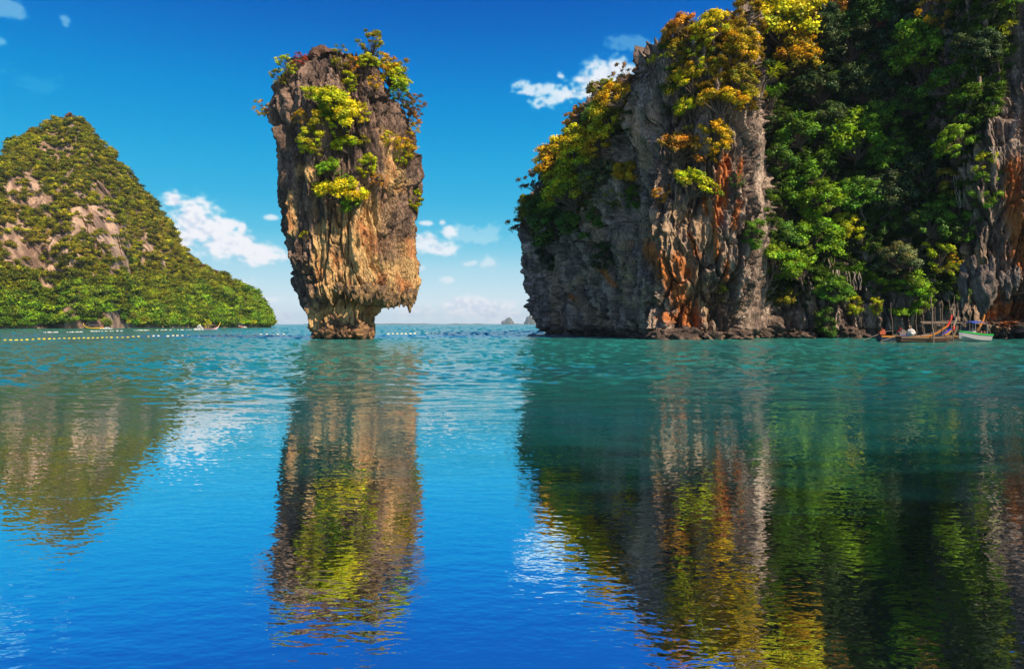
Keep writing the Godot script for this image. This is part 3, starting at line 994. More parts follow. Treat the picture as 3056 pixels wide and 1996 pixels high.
func longtail(label: String, at: Vector3, yaw: float, len: float, hullc: Color, bandc: Color, prowc: Color, opts := {}) -> Node3D:
	var root := Node3D.new()
	put(root, "longtail_boat", label, "boat", opts.get("group", ""))
	root.position = at
	root.rotation.y = yaw
	var w: float = opts.get("beam", 0.85)
	var rise: float = opts.get("rise", 1.5)
	var beam := func(t: float) -> float: return w * (0.62 + 0.38 * sin(clampf(t * 1.1, 0, 1) * PI)) * (1.0 - smoothstep(0.62, 1.0, t) * 0.94)
	var sheer := func(t: float) -> float: return 0.55 + 0.12 * pow(1.0 - t, 2.0) + rise * pow(maxf(0.0, (t - 0.45) / 0.55), 2.4)
	var keel := func(t: float) -> float: return -0.25 + (rise + 0.5) * pow(maxf(0.0, (t - 0.5) / 0.5), 3.2)
	var b := MB.new()
	hull(b, len, beam, keel, sheer)
	part(root, "hull", b.mesh(), paint(hullc.r, hullc.g, hullc.b, 0.55))
	b = MB.new()
	band(b, len, beam, sheer, 0.2, 0.025)
	part(root, "gunwale", b.mesh(), paint(bandc.r, bandc.g, bandc.b, 0.5))
	var tip := Vector3(len * 0.5, sheer.call(1.0) - 0.05, 0)
	b = MB.new()
	b.tube([tip - Vector3(0.35, 0.35, 0), tip + Vector3(0.1, 0.25, 0), tip + Vector3(0.3, 0.8, 0), tip + Vector3(0.36, 1.15, 0)], [0.09, 0.12, 0.13, 0.11], 8)
	part(root, "prow", b.mesh(), paint(prowc.r, prowc.g, prowc.b, 0.45))
	for k in 5:
		var t := 0.15 + k * 0.13
		b = MB.new()
		b.box(Vector3((t - 0.5) * len, 0.5 + (sheer.call(t) - 0.6), 0), Vector3(0.24, 0.05, beam.call(t) * 1.7))
		part(root, "seat", b.mesh(), paint(0.3, 0.19, 0.1, 0.7))
	# the engine on its pivot, with the long shaft and the screw
	var e := Vector3(-len * 0.5 + 0.4, 1.0, 0)
	b = MB.new()
	b.box(e, Vector3(0.75, 0.4, 0.42))
	b.box(e + Vector3(0.1, 0.3, 0), Vector3(0.4, 0.22, 0.34))
	b.tube([e + Vector3(-0.1, 0.2, 0.15), e + Vector3(-0.15, 0.65, 0.2)], [0.05, 0.05], 6)
	var ec: Color = opts.get("engine", Color(0.35, 0.07, 0.04))
	var eng := part(root, "engine", b.mesh(), paint(ec.r, ec.g, ec.b, 0.5))
	b = MB.new()
	b.tube([e + Vector3(-0.2, -0.1, 0), e + Vector3(-2.6, opts.get("shaft", -0.9), 0.15)], [0.035, 0.03], 6)
	b.tube([e + Vector3(0.2, 0.1, 0), e + Vector3(1.5, 0.25, 0)], [0.03, 0.02], 6)
	part(eng, "shaft", b.mesh(), paint(0.12, 0.11, 0.11, 0.5, 0.3))
	if opts.get("roof", false):
		b = MB.new()
		for i in 9:
			var t := i / 9.0
			var t2 := (i + 1) / 9.0
			for s in [-1.0, 1.0]:
				b.quad(Vector3((t - 0.62) * len * 0.62, 1.95 + 0.06 * sin(t * 3.0), s * 0.0), Vector3((t - 0.62) * len * 0.62, 1.75, s * 0.8), Vector3((t2 - 0.62) * len * 0.62, 1.75, s * 0.8), Vector3((t2 - 0.62) * len * 0.62, 1.95 + 0.06 * sin(t2 * 3.0), 0))
		var rc: Color = opts.get("roofc", Color(0.12, 0.05, 0.06))
		var roof := part(root, "canopy", b.mesh(), paint(rc.r, rc.g, rc.b, 0.7))
		for x in [-0.36, -0.05, 0.21]:
			for s in [-0.7, 0.7]:
				b = MB.new()
				b.tube([Vector3(x * len, 0.5, s), Vector3(x * len, 1.78, s)], [0.025, 0.025], 5)
				part(roof, "post", b.mesh(), paint(0.4, 0.3, 0.2, 0.6))
	return root


func speedboat(label: String, at: Vector3, yaw: float, len: float, white: bool) -> Node3D:
	var root := Node3D.new()
	put(root, "speedboat", label, "boat")
	root.position = at
	root.rotation.y = yaw
	var beam := func(t: float) -> float: return 0.95 * pow(maxf(0.0, 1.0 - pow(maxf(0.0, (t - 0.35) / 0.65), 2.6)), 0.7) + 0.01
	var sheer := func(t: float) -> float: return 0.85 + 0.42 * t * t
	var keel := func(t: float) -> float: return -0.3 + 0.75 * pow(t, 3.0)
	var b := MB.new()
	hull(b, len, beam, keel, sheer, 0.8)
	part(root, "hull", b.mesh(), paint(0.30, 0.31, 0.35, 0.35) if white else paint(0.5, 0.05, 0.05, 0.35))  # white hull darkened, shade put into its colour
	b = MB.new()
	band(b, len, beam, sheer, 0.17, 0.04)
	part(root, "gunwale", b.mesh(), paint(0.015, 0.32, 0.05, 0.4) if white else paint(0.7, 0.7, 0.7, 0.4))
	if white:
		b = MB.new()
		for i in 8:
			if i == 5:
				continue
			var t := 0.56 + i * 0.018
			var wv: float = beam.call(t)
			b.box(Vector3((t - 0.5) * len, sheer.call(t) - 0.34, wv * 0.955 + 0.02), Vector3(0.055, 0.1, 0.03), 0.0)
		part(root, "registration_mark", b.mesh(), paint(0.03, 0.06, 0.35, 0.5))
	b = MB.new()
	b.box(Vector3(0.35, 0.95, 0), Vector3(0.7, 0.6, 0.9))
	part(root, "console", b.mesh(), paint(0.4, 0.38, 0.42, 0.5))
	b = MB.new()
	b.quad(Vector3(0.72, 1.15, 0.7), Vector3(0.72, 1.15, -0.7), Vector3(0.35, 1.6, -0.6), Vector3(0.35, 1.6, 0.6))
	var glass := StandardMaterial3D.new()
	glass.albedo_color = Color(0.35, 0.4, 0.45, 0.3)
	glass.transparency = BaseMaterial3D.TRANSPARENCY_ALPHA
	glass.roughness = 0.05
	part(root, "windscreen", b.mesh(), glass)
	for x in [-0.5, -1.2]:
		b = MB.new()
		b.box(Vector3(x, 0.75, 0), Vector3(0.4, 0.35, 1.3))
		b.box(Vector3(x - 0.22, 1.05, 0), Vector3(0.1, 0.4, 1.3))
		part(root, "seat", b.mesh(), paint(0.35, 0.16, 0.14, 0.6))
	b = MB.new()
	for i in 10:
		for j in 6:
			var q := []
			for k in [[0, 0], [0, 1], [1, 1], [1, 0]]:
				var u: float = (i + k[0]) / 10.0
				var v: float = (j + k[1]) / 6.0
				q.append(Vector3(lerpf(-1.75, 1.0, u), 2.1 + 0.2 * sin(v * PI) + 0.12 * sin(u * PI), lerpf(-0.85, 0.85, v)))
			b.quad(q[0], q[1], q[2], q[3], Color.WHITE if (i + j) % 5 else Color(0.8, 0.8, 0.85))
	var can := part(root, "canopy", b.mesh(), paint(0.015, 0.05, 0.3, 0.7))
	for x in [-1.6, 0.8]:
		for s in [-0.8, 0.8]:
			b = MB.new()
			b.tube([Vector3(x, 0.8, s), Vector3(x, 2.12, s)], [0.025, 0.025], 5)
			part(can, "post", b.mesh(), paint(0.5, 0.5, 0.52, 0.3, 0.6))
	b = MB.new()
	b.box(Vector3(-len * 0.5 - 0.2, 0.95, 0), Vector3(0.42, 0.55, 0.36))
	b.box(Vector3(-len * 0.5 - 0.22, 0.3, 0), Vector3(0.16, 1.0, 0.12))
	part(root, "outboard_motor", b.mesh(), paint(0.05, 0.05, 0.06, 0.35))
	return root


func spray(label: String, at: Vector3, size: Vector3, seed_: int) -> void:
	var b := MB.new()
	rng.seed = seed_
	for i in 420:
		var t := pow(rng.randf(), 0.7)
		var p := Vector3(-t * size.x, rng.randf() * size.y * sin(minf(1.0, t * 1.25) * PI * 0.9 + 0.1), rng.randf_range(-1, 1) * size.z * (0.3 + t))
		var s := rng.randf_range(0.04, 0.14)
		var d := dir_random()
		b.leaf(p, d, d.cross(Vector3(0.3, 0.9, 0.1)).normalized(), s * 2.0, 0.5, d, Color.WHITE)
	var o := solo(b.mesh(), paint(0.85, 0.87, 0.9, 0.6))
	o.position = at
	put(o, "spray", label, "spray", "", "stuff")


func wake(label: String, a: Vector3, b_: Vector3, wide: float) -> void:
	var b := MB.new()
	for i in 34:
		var t := rng.randf()
		var p := a.lerp(b_, t) + Vector3(rng.randf_range(-0.5, 0.5), 0.05 + rng.randf() * 0.06, rng.randf_range(-1, 1) * wide)
		var l := rng.randf_range(0.2, 0.8)
		b.leaf(p, Vector3(0, 0.9, 0.4).normalized(), Vector3.RIGHT, l, 0.3, Vector3.UP, Color.WHITE)
	put(solo(b.mesh(), paint(0.8, 0.83, 0.85, 0.6)), "foam", label, "foam", "", "stuff")


# ------------------------------------------------------------------ the scene
func _ready() -> void:
	rng.seed = 20
	var cam := Camera3D.new()
	cam.name = "camera"
	cam.position = Vector3(0, EYE, 0)
	cam.set_frustum(2.0 * 0.1 * 998.0 / F, Vector2(0, -0.1 * 30.0 / F), 0.1, 12000.0)
	add_child(cam)
	cam.current = true
	var env := Environment.new()
	env.background_mode = Environment.BG_SKY
	env.tonemap_mode = Environment.TONE_MAPPER_LINEAR
	env.tonemap_exposure = 1.7
	env.background_energy_multiplier = 0.6
	env.sdfgi_enabled = true
	env.ssao_enabled = true
	env.ssil_enabled = true
	env.fog_enabled = true
	env.fog_density = 0.00007
	env.fog_light_color = Color(0.74, 0.88, 1.0)
	var sky := Sky.new()
	var pano := PanoramaSkyMaterial.new()
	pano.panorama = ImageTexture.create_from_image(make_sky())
	sky.sky_material = pano
	env.sky = sky
	var we := WorldEnvironment.new()
	we.name = "world_environment"
	we.environment = env
	add_child(we)
	var sun := DirectionalLight3D.new()
	sun.name = "sun"
	sun.light_energy = 1.6
	sun.light_color = Color(1.0, 0.90, 0.76)
	sun.light_angular_distance = 0.5
	sun.shadow_enabled = true
	add_child(sun)
	var to_sun := Vector3(sin(deg_to_rad(40)) * cos(deg_to_rad(42)), sin(deg_to_rad(42)), cos(deg_to_rad(40)) * cos(deg_to_rad(42)))
	sun.look_at_from_position(to_sun * 100.0, Vector3.ZERO)

	n_big = noise(1, FastNoiseLite.TYPE_SIMPLEX, 3, FastNoiseLite.FRACTAL_FBM)
	n_ridge = noise(2, FastNoiseLite.TYPE_SIMPLEX, 3, FastNoiseLite.FRACTAL_RIDGED)
	n_cell = noise(3, FastNoiseLite.TYPE_CELLULAR)
	n_cell.cellular_return_type = FastNoiseLite.RETURN_DISTANCE2_SUB
	n_cell.cellular_distance_function = FastNoiseLite.DISTANCE_EUCLIDEAN
	n_val = noise(3, FastNoiseLite.TYPE_CELLULAR)
	n_val.cellular_return_type = FastNoiseLite.RETURN_CELL_VALUE
	n_val.cellular_distance_function = FastNoiseLite.DISTANCE_EUCLIDEAN
	n_fine = noise(4, FastNoiseLite.TYPE_SIMPLEX, 4, FastNoiseLite.FRACTAL_FBM)
	n_col = noise(6, FastNoiseLite.TYPE_SIMPLEX, 4, FastNoiseLite.FRACTAL_FBM)
	n_wave = noise(8, FastNoiseLite.TYPE_SIMPLEX_SMOOTH, 2, FastNoiseLite.FRACTAL_FBM)

	var rock := rock_material()
	rock_used = rock
	build_water()
	var gp := build_pillar(rock)
	var gc := build_cliff(rock)
	var gh := build_hill(rock)
	make_crowns()
	dress_hill(gh)
	dress_pillar(gp)
	dress_cliff(gc)
	far_land(rock)
	boats()


func dress_pillar(g: Ground) -> void:
	for s in [
		[980, 318, 125, "spread", "lime", "wide lime green bush in the upper middle of the pillar face"],
		[1034, 382, 145, "spread", "yellow", "brightest yellow green bush, largest on the pillar face"],
		[920, 408, 80, "hanging", "lime", "hanging yellow green shrub left of the brightest bush on the pillar"],
		[905, 362, 52, "open", "gold", "small gold shrub above the hanging one on the pillar's left"],
		[1034, 446, 84, "spread", "lime", "flat green shrub just below the brightest bush on the pillar"],
		[1090, 486, 66, "hanging", "lime", "drooping lime shrub on the pillar, right of its centre line"],
		[1072, 425, 50, "open", "olive", "olive shrub at the right underside of the brightest pillar bush"],
		[995, 518, 70, "spread", "bright", "fresh green shrub on the pillar's lower ledge"],
		[902, 492, 42, "open", "yellow", "yellow tuft alone on the pillar's left side"],
		[1047, 238, 62, "hanging", "lime", "yellow green shrub hanging below the pillar's rim"],
		[1000, 188, 66, "open", "olive", "olive shrub on the pillar top behind the leaning spire"],
		[1055, 203, 50, "open", "orange", "dry orange shrub on the pillar top near its middle"],
		[1110, 168, 88, "open", "olive", "airy tree standing highest on the pillar top"],
		[1100, 190, 60, "round", "lime", "round lime bush at the foot of the highest pillar tree"],
		[1200, 200, 96, "open", "gold", "golden airy tree leaning over the pillar's top right corner"],
		[1178, 238, 88, "round", "lime", "leafy lime bush below the golden leaning tree on the pillar"],
		[1200, 272, 58, "open", "green", "dark leaved shrub on the pillar's upper right edge"],
		[1250, 264, 58, "open", "grey", "grey green twig crown reaching farthest right of the pillar"],
		[1232, 318, 66, "open", "brown", "brown half bare shrub on the pillar's right edge"],
		[1244, 356, 48, "open", "orange", "orange dry twigs on the pillar's right edge below the brown shrub"],
		[856, 214, 66, "open", "lime", "yellow green shrub on the pillar's top left corner"],
		[888, 178, 44, "open", "red", "rusty red shrub on the pillar's top left rim"],
		[838, 244, 52, "open", "olive", "olive shrub hanging off the pillar's upper left edge"],
		[790, 346, 48, "open", "gold", "lone golden shrub sticking out of the pillar's left edge"],
		[1206, 455, 78, "open", "gold", "golden dry shrub on the pillar's right shoulder"],
		[1186, 480, 52, "open", "lime", "small lime shrub beside the golden one on the right shoulder"],
		[1154, 431, 46, "open", "yellow", "yellow grass tuft on the right half of the pillar"],
		[1022, 602, 122, "spread", "yellow", "wide yellow bush alone low on the pillar front"],
		[1060, 618, 60, "round", "bright", "green bush tucked against the low yellow bush on the pillar"],
		[908, 714, 28, "open", "yellow", "tiny yellow tuft low on the pillar's shaded left"],
		[1232, 594, 54, "hanging", "lime", "lime shrub hanging down the pillar's right edge at mid height"],
		[960, 345, 60, "round", "green", "dark green clump under the wide lime bush on the pillar"],
		[1010, 290, 44, "open", "yellow", "thin yellow shrub climbing above the wide lime bush on the pillar"],
		[1130, 540, 40, "open", "orange", "small orange tuft in a crack on the pillar's right half"],
		[985, 400, 66, "open", "lime", "airy lime shrub between the hanging shrub and the brightest pillar bush"],
		[1075, 350, 60, "open", "yellow", "thin yellow twigs at the upper right of the brightest pillar bush"],
		[945, 455, 52, "open", "olive", "olive shrub below the hanging shrub on the pillar's left"],
		[1010, 555, 46, "open", "green", "small green shrub between the fresh green ledge shrub and the low yellow bush"],
		[1118, 250, 46, "open", "gold", "gold shrub in a groove under the pillar's right rim"],
		[1225, 395, 44, "open", "gold", "gold twiggy shrub on the pillar's right edge above its shoulder"]]:
		plant(g, s[0], s[1], s[2] * 1.25, s[3], s[4], "shrub", s[5], "shrub")


func dress_cliff(g: Ground) -> void:
	# undergrowth between the trees
	var xf := []
	var cs := []
	for i in 22000:
		var k := rng.randi() % g.pos.size()
		var p := g.pos[k]
		if p.z > -60.0:
			continue
		var px := CX + F * p.x / -p.z
		var py := HY - F * (p.y - EYE) / -p.z
		if px > 3200.0 or py > 955.0:
			continue
		var c1 := n_col.get_noise_3d(p.x * 0.12, p.y * 0.08, p.z * 0.12)
		var jungle := smoothstep(2275.0, 2320.0, px) * (1.0 - smoothstep(0.0, 40.0, px - ramp([[0, 3010], [300, 2960], [500, 2850], [640, 2845], [900, 2830]], py))) * smoothstep(930.0, 850.0, py + c1 * 60.0)
		var head := smoothstep(1880.0, 1850.0, px) * smoothstep(0.0, -40.0, py - ramp([[1560, 700], [1640, 690], [1780, 620], [1830, 480], [1880, 420]], px) - c1 * 90.0)
		var pin := smoothstep(1960.0, 2060.0, px) * smoothstep(2300.0, 2250.0, px) * smoothstep(330.0, 240.0, py + c1 * 140.0) * 0.5
		var chance := maxf(jungle, maxf(head, pin)) * smoothstep(-0.55, 0.0, c1 + 0.25)
		if rng.randf() > chance * 0.8:
			continue
		var size := rng.randf_range(1.2, 2.6)
		var col := Color(0.07, 0.15, 0.025).lerp(Color(0.18, 0.38, 0.022), smoothstep(-0.1, 0.4, c1))
		if head > 0.3:
			col = Color(0.24, 0.25, 0.02).lerp(Color(0.5, 0.38, 0.02), smoothstep(-0.2, 0.4, c1))
		if pin > 0.2:
			col = Color(0.5, 0.38, 0.02)
		col = col * rng.randf_range(0.55, 1.25)
		xf.append(Transform3D(Basis(Vector3.UP, rng.randf() * TAU) * Basis.from_scale(Vector3(size, size * rng.randf_range(0.8, 1.2), size)), p - Vector3(0, size * 0.2, 0)))
		cs.append(col.linear_to_srgb())
	scatter("undergrowth", crowns["bush2"], xf, cs, leaf_tinted(), "dark green undergrowth between the trees of the right cliffs")
	for s in [
		# the headland
		[1592, 690, 95, "open", "brown", "sparse dark tree leaning over the sea at the headland's left edge"],
		[1612, 570, 90, "open", "brown", "brownish airy tree on the left skyline of the headland"],
		[1600, 625, 100, "round", "olive", "olive tree on the left rim of the headland above the leaning one"],
		[1665, 500, 125, "round", "gold", "golden tree at the headland's upper left corner"],
		[1715, 450, 110, "round", "yellow", "yellow tree on the headland skyline left of the notch"],
		[1755, 500, 140, "round", "lime", "lime tree in the middle of the headland's upper trees"],
		[1690, 560, 130, "spread", "lime", "wide lime tree below the golden corner tree"],
		[1640, 640, 130, "round", "deep", "dark green tree on the headland's left flank"],
		[1725, 610, 150, "spread", "lime", "spreading yellow green tree in the middle of the headland slope"],
		[1722, 382, 74, "open", "orange", "bare orange tree alone on the headland skyline"],
		[1782, 348, 84, "round", "deep", "dark cone of a tree on the headland skyline"],
		[1850, 305, 110, "round", "gold", "gold tree high on the headland near the pinnacle"],
		[1845, 385, 135, "round", "yellow", "big yellow tree left of the pinnacle's foot"],
		[1815, 275, 66, "open", "lime", "airy pale tree at the top of the headland skyline"],
		[1882, 236, 66, "open", "brown", "dark brown tree leaning on the pinnacle's left edge"],
		[1805, 540, 110, "round", "grey", "grey green tree on the rock left of the pinnacle"],
		[1872, 535, 105, "spread", "gold", "gold tree branching across the rock at the pinnacle's left"],
		[1895, 590, 60, "hanging", "green", "green shrub hanging under the gold branching tree"],
		[1690, 690, 150, "round", "deep", "large dark tree over the headland's rock face"],
		[1765, 680, 150, "round", "deep", "dark tree on the headland beside the bare rock rib"],
		[1800, 745, 90, "hanging", "dark", "dark shrub hanging lowest on the headland rock"],
		[1645, 745, 90, "hanging", "dark", "dark drooping shrub at the headland's left rock edge"],
		[1790, 440, 90, "round", "gold", "gold round tree between skyline notch and grey rock rib"],
		[1830, 610, 60, "open", "olive", "thin olive shrub on the rock rib left of the pinnacle"],
		# the pinnacle
		[2010, 468, 150, "spread", "orange", "wide orange gold tree on the pinnacle face"],
		[2055, 575, 150, "spread", "lime", "lime tree on the ledge beneath the orange gold tree"],
		[1985, 590, 66, "open", "orange", "small orange shrub at the left end of the lime tree's ledge"],
		[2075, 262, 140, "spread", "yellow", "yellow bush in the upper middle of the pinnacle"],
		[2035, 235, 84, "round", "gold", "gold bush left of the yellow one on the pinnacle"],
		[2150, 335, 150, "spread", "gold", "large gold shrub over the pinnacle's orange streak"],
		[2125, 410, 120, "hanging", "gold", "gold creeper hanging above the orange streaked rock"],
		[2055, 105, 110, "spread", "orange", "orange gold shrub right under the pinnacle's peak"],
		[2135, 100, 120, "round", "yellow", "yellow tree just right of the pinnacle's peak"],
		[2195, 150, 120, "round", "gold", "gold tree between the pinnacle's peak and the great golden tree"],
		[2015, 165, 66, "open", "olive", "olive bush on the pinnacle's upper left shoulder"],
		[2185, 250, 120, "round", "olive", "olive bush on the right side of the pinnacle"],
		[2115, 190, 90, "open", "lime", "thin lime shrub in the upper centre of the pinnacle"],
		[2060, 330, 80, "round", "lime", "lime shrub at mid height of the pinnacle"],
		[1955, 196, 48, "spiky", "yellow", "left one of two small spiky palms on the pinnacle's shoulder"],
		[1978, 186, 46, "spiky", "lime", "right one of two small spiky palms on the pinnacle's shoulder"],
		[2228, 300, 80, "spiky", "yellow", "spiky yellow palm clump on the pinnacle's right corner"],
		[2272, 250, 110, "spiky", "lime", "spiky green palm clump beneath the great golden tree"],
		[2300, 300, 90, "spiky", "green", "darkest spiky palm clump right of the pinnacle"],
		[2064, 392, 40, "spiky", "yellow", "single spiky palm on the bare grey rock of the pinnacle"],
		[2325, 100, 240, "round", "yellow", "great golden tree towering right of the pinnacle"],
		[2350, 200, 150, "round", "gold", "gold tree low on the trunk side of the great golden tree"],
		[2265, 22, 130, "round", "yellow", "yellow tree at the top edge left of the great golden tree"],
		[2400, 190, 140, "round", "olive", "olive tree on the dim right flank of the great golden tree"],
		[2500, 40, 110, "open", "orange", "autumn orange tree at the top edge above the dark slope"],
		[2140, 890, 120, "open", "olive", "olive and orange bush at the cliff foot under the streaked rock"],
		[2240, 700, 84, "hanging", "green", "green shrub clinging to the shaded rock right of the orange streaks"],
		[2205, 545, 50, "open", "deep", "small dark shrub on the grey flutes beside the orange streaks"],
		# the jungle; blackish leaf tones high up stand in for shade
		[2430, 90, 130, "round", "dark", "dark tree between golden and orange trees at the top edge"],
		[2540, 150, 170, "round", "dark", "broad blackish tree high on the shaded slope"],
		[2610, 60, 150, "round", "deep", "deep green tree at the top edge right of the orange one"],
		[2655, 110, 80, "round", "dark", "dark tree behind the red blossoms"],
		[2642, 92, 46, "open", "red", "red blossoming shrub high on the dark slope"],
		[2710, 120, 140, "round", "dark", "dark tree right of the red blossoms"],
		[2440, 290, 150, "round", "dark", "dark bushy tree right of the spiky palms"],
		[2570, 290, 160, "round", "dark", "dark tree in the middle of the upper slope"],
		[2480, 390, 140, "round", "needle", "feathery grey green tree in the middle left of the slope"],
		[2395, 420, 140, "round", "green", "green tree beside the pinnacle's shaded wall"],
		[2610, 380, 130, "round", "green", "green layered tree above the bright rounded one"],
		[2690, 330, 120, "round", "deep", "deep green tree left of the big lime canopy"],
		[2790, 150, 190, "round", "bright", "big rounded tree with sunlit yellow green top at upper right"],
		[2740, 230, 140, "spread", "bright", "bright green canopy hanging below the big rounded tree"],
		[2850, 250, 150, "spread", "green", "green canopy right of the big rounded tree"],
		[2760, 320, 110, "hanging", "bright", "bright drooping branches under the big rounded tree"],
		[2905, 150, 130, "round", "dark", "dark tree behind the big rounded tree near the right wall"],
		[2890, 330, 120, "hanging", "green", "green drooping tree over the grey right wall"],
		[2830, 60, 110, "open", "gold", "yellow leaved thin tree at the top right"],
		[3000, 50, 120, "spiky", "green", "spiky green plants at the top of the right wall"],
		[2985, 120, 80, "spiky", "lime", "spiky pale palm on the right wall's upper edge"],
		[2440, 520, 160, "round", "green", "broad green tree left of the brightest rounded tree"],
		[2550, 460, 190, "round", "bright", "brightest rounded tree in the middle of the shaded slope"],
		[2650, 470, 130, "round", "green", "green tree touching the right of the brightest rounded tree"],
		[2345, 500, 110, "round", "deep", "deep green tree against the pinnacle's right wall"],
		[2370, 610, 130, "round", "green", "green tree on the left edge of the jungle at mid height"],
		[2475, 610, 150, "round", "bright", "bright leafy tree below the broad green one"],
		[2570, 600, 140, "round", "green", "green tree with pale top in the jungle's middle"],
		[2660, 600, 150, "round", "dark", "dark tree filling the hollow of the slope"],
		[2740, 540, 140, "round", "dark", "dark tree left of the hanging creepers"],
		[2340, 720, 130, "round", "deep", "deep green tree low beside the fluted grey rock"],
		[2430, 710, 150, "round", "bright", "bright tree low in the left jungle"],
		[2520, 700, 110, "round", "lime", "yellow green tree low in the jungle's middle"],
		[2305, 800, 140, "spread", "bright", "bright green tree overhanging the shore at the jungle's left end"],
		[2400, 820, 150, "spread", "bright", "spreading bright tree over the shore beside the first"],
		[2475, 880, 120, "round", "green", "green tree low over the dark rocks"],
		[2350, 895, 100, "spread", "olive", "olive leaved shrub at the water's edge by the jungle's left end"],
		[2460, 955, 80, "hanging", "deep", "dark bush drooping to the water's edge"],
		[2640, 690, 130, "round", "deep", "deep green tree above the spiky palms"],
		[2700, 790, 130, "round", "grey", "pale leaved tree above the moored boats"],
		[2785, 790, 120, "open", "lime", "yellow leaved branches above the boats' right half"],
		[2720, 880, 110, "round", "bright", "fresh green mangrove shrub behind the long boats"],
		[2685, 940, 56, "spread", "bright", "small bright bush left of the mangrove shrub"],
		[2745, 925, 80, "spread", "bright", "bright round leaved bush just above the boats"],
		[2600, 785, 96, "spiky", "bright", "tallest spiky palm low on the cliff left of the boats"],
		[2565, 830, 74, "spiky", "green", "lower left one of the spiky palms near the boats"],
		[2612, 850, 60, "spiky", "bright", "smallest spiky palm just under the tallest"],
		[2550, 905, 70, "hanging", "lime", "lime creeper hanging on the rock left of the boats"],
		[2620, 910, 50, "hanging", "lime", "narrow yellow creeper above the boats' left end"],
		[2830, 640, 130, "round", "green", "green tree at the jungle's right end by the wall"],
		[2840, 540, 110, "hanging", "olive", "olive creeper curtain beside the right wall"],
		[2860, 440, 110, "round", "bright", "bright round bush on the grey ledge of the right wall"],
		[2935, 600, 120, "open", "bright", "airy bright bush on the right wall at mid height"],
		[2905, 700, 100, "open", "green", "green shrub on the right wall above the cave"],
		[2850, 790, 46, "open", "gold", "small yellow bush at the cave's left corner"],
		[2950, 510, 90, "open", "lime", "lime shrub on the right wall under the grey ledge"],
		[2760, 690, 140, "round", "deep", "deep green tree above the yellow leaved branches"],
		[2320, 400, 110, "round", "dark", "dark tree in the cleft behind the pinnacle"],
		[2870, 900, 60, "open", "deep", "dark shrub in the cave mouth behind the boats"]]:
		var called: String = "palm" if s[3] == "spiky" else ("shrub" if s[2] < 95 else "tree")
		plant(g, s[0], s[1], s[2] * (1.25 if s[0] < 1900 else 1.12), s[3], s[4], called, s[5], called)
	# fallen blocks at the foot of the cliff
	for s in [[1640, 1000, 14, 9, "small dark boulder at the headland's waterline near its left end"], [1765, 1003, 20, 11, "dark boulder at the headland's waterline midway to the pinnacle"], [1905, 1004, 24, 14, "dark boulder in the corner where headland and pinnacle meet the water"], [1975, 1004, 34, 22, "broad dark boulder under the orange streaked rock"], [2055, 1006, 40, 26, "largest boulder at the cliff foot, right under the bulging rock"], [2120, 1008, 30, 18, "middle boulder at the pinnacle's foot right of the largest one"],
			[2200, 1009, 36, 20, "boulder at the pinnacle's right foot under the green shrub"], [2275, 1010, 22, 13, "small boulder where the jungle begins at the waterline"], [2390, 1010, 30, 15, "boulder half under the drooping trees at the jungle's shore"], [2520, 1008, 34, 24, "rounded brown boulder just left of the moored boats"], [2590, 1006, 26, 20, "boulder behind the stern of the blue longtail boat"]]:
		var hit := g.look(s[0], s[1] - 8.0)
		if hit.is_empty():
			continue
		var k: float = -hit[0].z / F
		var o := solo(lump(Vector3(s[2], s[3], s[2] * 0.8) * k, int(s[0]), 34, 24, 0.0, 0.55, Color(0.10, 0.08, 0.075), Color(0.27, 0.20, 0.165)), rock_used)
		o.position = Vector3(hit[0].x, s[3] * k * 0.35, hit[0].z + 0.5)
		put(o, "boulder", s[4], "boulder")
	# bare twisted roots and creepers on the rock
	for s in [[2490, 850, 95, "pale hanging roots over the dark shore rocks"], [2470, 800, 70, "grey creepers beside the pale hanging roots"], [2870, 560, 110, "grey creepers trailing down beside the right wall"], [2530, 830, 60, "tangle of pale twigs on the rock left of the spiky palms"], [2960, 470, 60, "bare grey branches on the right wall"]]:
		var hit := g.look(s[0], s[1])
		if hit.is_empty():
			continue
		var at: Vector3 = hit[0] + hit[1] * 0.5
		var px := -at.z / F
		var root := Node3D.new()
		root.position = at
		put(root, "creeper", s[3], "creeper")
		for k in 9:
			var p := Vector3(rng.randf_range(-20, 20) * px, s[2] * 0.4 * px, rng.randf_range(0, 0.6))
			var pts := []
			var rad := []
			for i in 7:
				pts.append(p)
				rad.append(lerpf(0.05, 0.02, i / 6.0))
				p += Vector3(rng.randf_range(-0.17, 0.17), -s[2] * px / 6.5, rng.randf_range(-0.1, 0.35))
			var b := MB.new()
			b.tube(pts, rad, 5)
			part(root, "stem", b.mesh(), paint(0.3, 0.25, 0.22, 0.9))


